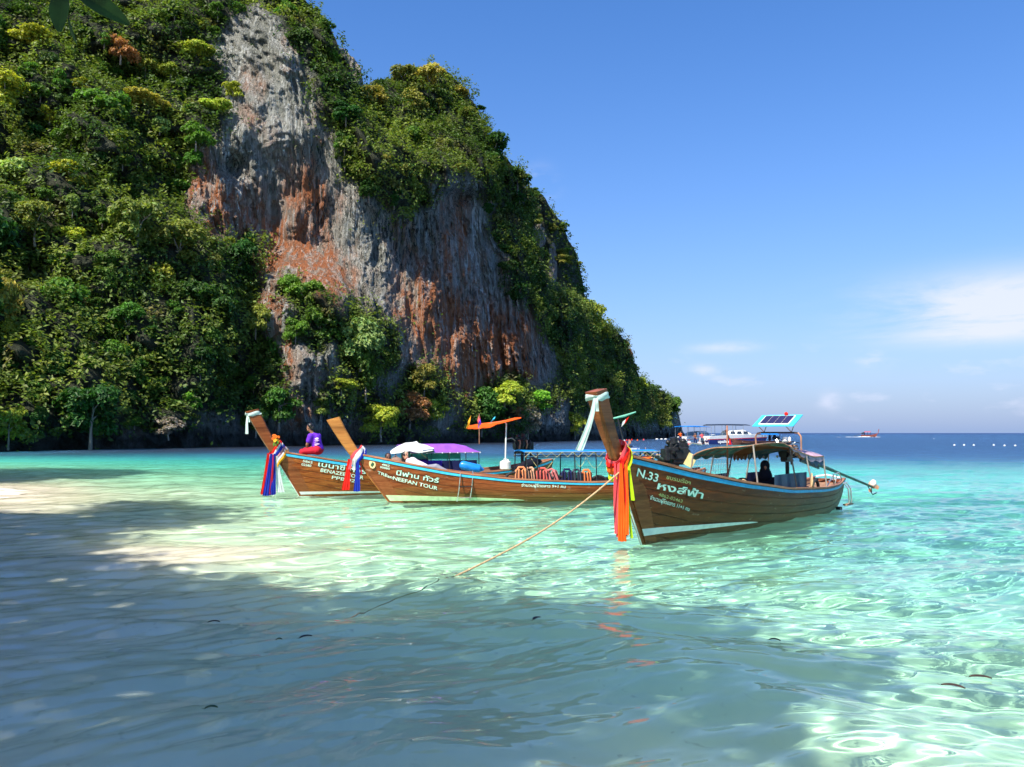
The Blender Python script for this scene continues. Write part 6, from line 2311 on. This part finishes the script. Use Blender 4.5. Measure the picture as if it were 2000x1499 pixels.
for (px, py, ln, rz, m, lab) in (
        (418, 1216, .11, .1, m_dead, 'dark brown leaf floating in the shaded water at left'),
        (597, 1252, .12, .7, m_dead, 'reddish brown leaf floating just left of bottom centre'),
        (412, 1398, .08, .3, m_dgreen, 'small green leaf floating low in the left foreground'),
        (1862, 1352, .15, -.6, m_dead, 'long dark leaf floating in the bright water at right'),
        (1915, 1330, .15, -.3, m_dead, 'curled dark leaf nearest the right edge of the water'),
        (1513, 1246, .10, -.4, m_dead, 'grey brown leaf at the tip of the tree shadow'),
        (1048, 1218, .14, 1.0, m_dead, 'curved black twig like leaf in the middle foreground'),
        (545, 1258, .05, .2, m_dgreen, 'tiny leaf floating beside the reddish brown one')):
    p_ = ground(px, py)
    e_z = wave_z(p_.x, p_.y) + .012
    rows = []
    for i in range(9):
        t = i / 8 - .5
        w = ln * .34 * math.sqrt(max(0, 1 - (2 * t) ** 2)) + .001
        rows.append([Vector((t * ln * 2, k * w, .02 * math.cos(3 * t) * 1 + abs(k) * .016)) for k in (-1, -.5, 0, .5, 1)])
    b = MB(); b.sheet(rows, .003)
    b.tube([(-ln, 0, .0), (-ln * 1.35, .01, .012)], .003, 5)
    o = b.build('leaf', m)
    o.location = (p_.x, p_.y, e_z); o.rotation_euler = (0, 0, rz); o.scale = (.5, .5, .5)
    tag(o, lab, 'leaf')

# ------------------------------------------------------------------ beach trees behind and to the left of the viewer
SH = [[(-420, 1010), (0, 1000), (180, 1012), (200, 1046), (215, 1096), (330, 1126), (520, 1124), (560, 1160), (700, 1172), (850, 1150), (960, 1182), (1130, 1198), (1300, 1182), (1400, 1215), (1530, 1262),
       (1640, 1282), (1725, 1312), (1680, 1345), (1600, 1372), (1500, 1385), (1440, 1402), (1500, 1440), (1420, 1462), (1480, 1530), (1300, 1700), (900, 2000), (0, 2000), (-700, 1700), (-700, 1010)],
      [(150, 1015), (200, 985), (300, 978), (440, 1000), (400, 1022), (250, 1032), (150, 1030)],
      [(-200, 936), (0, 913), (200, 915), (300, 922), (200, 934), (0, 944)]]
HOLES = [[(1215, 1452), (1300, 1440), (1335, 1470), (1310, 1520), (1225, 1520)], [(1545, 1300), (1580, 1298), (1585, 1312), (1550, 1316)]]
TREES = [((-6.0, -7.5), 'broad leafy beach tree behind the viewer whose dark leaves hang into the top left corner'),
         ((-12.0, -7.0), 'leafy beach tree left of the viewer shading the near water'),
         ((-18.0, -1.5), 'leafy beach tree on the left shore shading the shallows'),
         ((-25.0, 4.0), 'tall beach tree farther along the left shore'),
         ((-38.0, 20.0), 'tall beach tree at the far end of the left beach')]
gx, gy = np.meshgrid(np.arange(-26, 5, .42), np.arange(2.6, 42, .42))
gx = gx.ravel() + rng(1).uniform(-.2, .2, gx.size); gy = gy.ravel() + rng(2).uniform(-.2, .2, gy.size)
# a bed point is seen through the surface a little nearer to the viewer than it lies
bd_ = np.clip(depth_at(gx, gy), 0, 3)
gl_ = np.sqrt(gx * gx + gy * gy)
ux_, uy_ = gx * (1 - 1.08 * bd_ / gl_), gy * (1 - 1.08 * bd_ / gl_)
fz_ = uy_ * CP - CAM_H * SP
ppx = 1000 + FPX * ux_ / fz_
ppy = 749.5 - FPX * (-uy_ * SP - CAM_H * CP) / fz_
ok = np.zeros(gx.size, bool)
for k, pl in enumerate(SH):
    ok |= in_poly(ppx, ppy, pl)
for pl in HOLES: ok &= ~in_poly(ppx, ppy, pl)
gx, gy, gpy, bd_ = gx[ok], gy[ok], ppy[ok], bd_[ok]
hh_ = np.where(gpy < 950, 16.0, np.where(gpy < 1035, 15.0, 13.0)) + 1.2 * vn(gx * .5, gy * .5, 400) + rng(4).uniform(-.5, .5, gx.size)
hh_ = np.maximum(hh_, 4.6)
sx, sy = SUN.x / SUN.z, SUN.y / SUN.z
# light bends as it enters the water, so the shade on the bed lies a little short of the straight line
sh_ = math.hypot(sx, sy)
Cx = gx + sx * (hh_ + .55 * bd_ / sh_); Cy = gy + sy * (hh_ + .55 * bd_ / sh_)
pts_ = np.stack([Cx, Cy, hh_], -1)
pj = [project(Vector(p)) if p[1] > .5 else (-9999, -9999) for p in pts_]
vis = np.array([(-30 < a < 2030 and -30 < b_ < 1530) for a, b_ in pj])
pts_ = pts_[~vis]
roots = np.array([t[0] for t in TREES])
near = np.argmin(((pts_[:, None, :2] - roots[None]) ** 2).sum(-1), axis=1)
m_beach_leaf = leaf_mat('glossy_beach_leaves', .42)


def big_leaf(b_, base, tip, w, up, curl=.15):
    base, tip, up = Vector(base), Vector(tip), Vector(up).normalized()
    d = tip - base; a = d.cross(up).normalized()
    rows = []
    for i in range(11):
        t = i / 10
        ww = w * math.sin(math.pi * min(1, t * .92 + .03)) ** .75 * (1 - .25 * t)
        c = base + d * t - up * curl * d.length * t * t
        rows.append([c + a * ww * k + up * (abs(k) * ww * .35) for k in (-1, -.5, 0, .5, 1)])
    b_.sheet(rows, .0012)


for ti, (rt, lab) in enumerate(TREES):
    P = pts_[near == ti]
    if len(P) == 0: continue
    r = rng(500 + ti)
    gz = float(np.interp(0, [0], [0])) + max(.2, min(2.0, -float(depth_at(np.array(rt[0]), np.array(rt[1]))) * .7)) - .3
    root = empty('beach_tree', (rt[0], rt[1], gz), 0, lab, 'tree', 'beach trees that shade the shallows')
    nl = 46
    C = np.repeat(P, nl, 0) + r.normal(size=(len(P) * nl, 3)) * np.array([.26, .26, .30])
    nn = r.normal(size=C.shape) * .5 + np.array([0, 0, .9]); nn /= np.linalg.norm(nn, axis=1)[:, None]
    V, F = leaf_cards(C - np.array([rt[0], rt[1], gz]), nn, .15 * r.uniform(.7, 1.3, len(C)), r)
    me = np_mesh('crown', V, F, False)
    set_col(me, 'leaf', leaf_tone(len(C), r))
    o = link_mesh('crown', me, m_beach_leaf, root); o.color = (.05, .15, .022, 1)
    # trunk and limbs
    cen = Vector(P.mean(0)) - Vector((rt[0], rt[1], gz))
    fork = Vector((cen.x * .25, cen.y * .25, cen.z * .45))
    b = MB(); b.tube([Vector((0, 0, -.3)), Vector((cen.x * .06, cen.y * .06, cen.z * .2)), fork], [.36, .28, .2], 10)
    sel = P[r.choice(len(P), min(14, len(P)), replace=False)] - np.array([rt[0], rt[1], gz])
    for q in sel:
        q = Vector(q); m_ = fork.lerp(q, .5) + Vector((r.uniform(-.3, .3), r.uniform(-.3, .3), .35))
        b.tube([fork, m_, q], [.10, .055, .018], 7)
    b.build('trunk', m_bark, root)
    if ti == 0:
        # the leaves that hang into the top left corner of the view
        org = Vector((rt[0], rt[1], gz))
        Yl = 2.4
        tw = [Vector(sel[0]), at(60, -260, Yl + .3) - org, at(130, -60, Yl) - org, at(150, -12, Yl) - org]
        b = MB(); b.tube([fork, (fork + tw[1]) / 2 + Vector((0, 0, .9)), tw[1], tw[2], tw[3]], [.07, .03, .009, .004, .003], 6); b.build('twig', m_bark, root)
        m_dk = plain('dark_leaf', (.012, .040, .008), .7, var=.3, s=14, translucent=.05, spec=.15)
        for (a_, c_, w_, u_, cl) in ((at(122, -18, Yl) - org, at(116, 62, Yl - .02) - org, .036, (0, -1, .1), .02), (at(150, -16, Yl) - org, at(250, 44, Yl + .02) - org, .036, (.1, -1, .3), .06),
                                     (at(134, 34, Yl) - org, at(150, 86, Yl) - org, .016, (-.8, -.5, .1), .02), (at(168, -30, Yl + .05) - org, at(212, 16, Yl + .05) - org, .03, (.2, -1, .4), .05)):
            b = MB(); big_leaf(b, a_, c_, w_, u_, cl); b.build('leaf', m_dk, root)
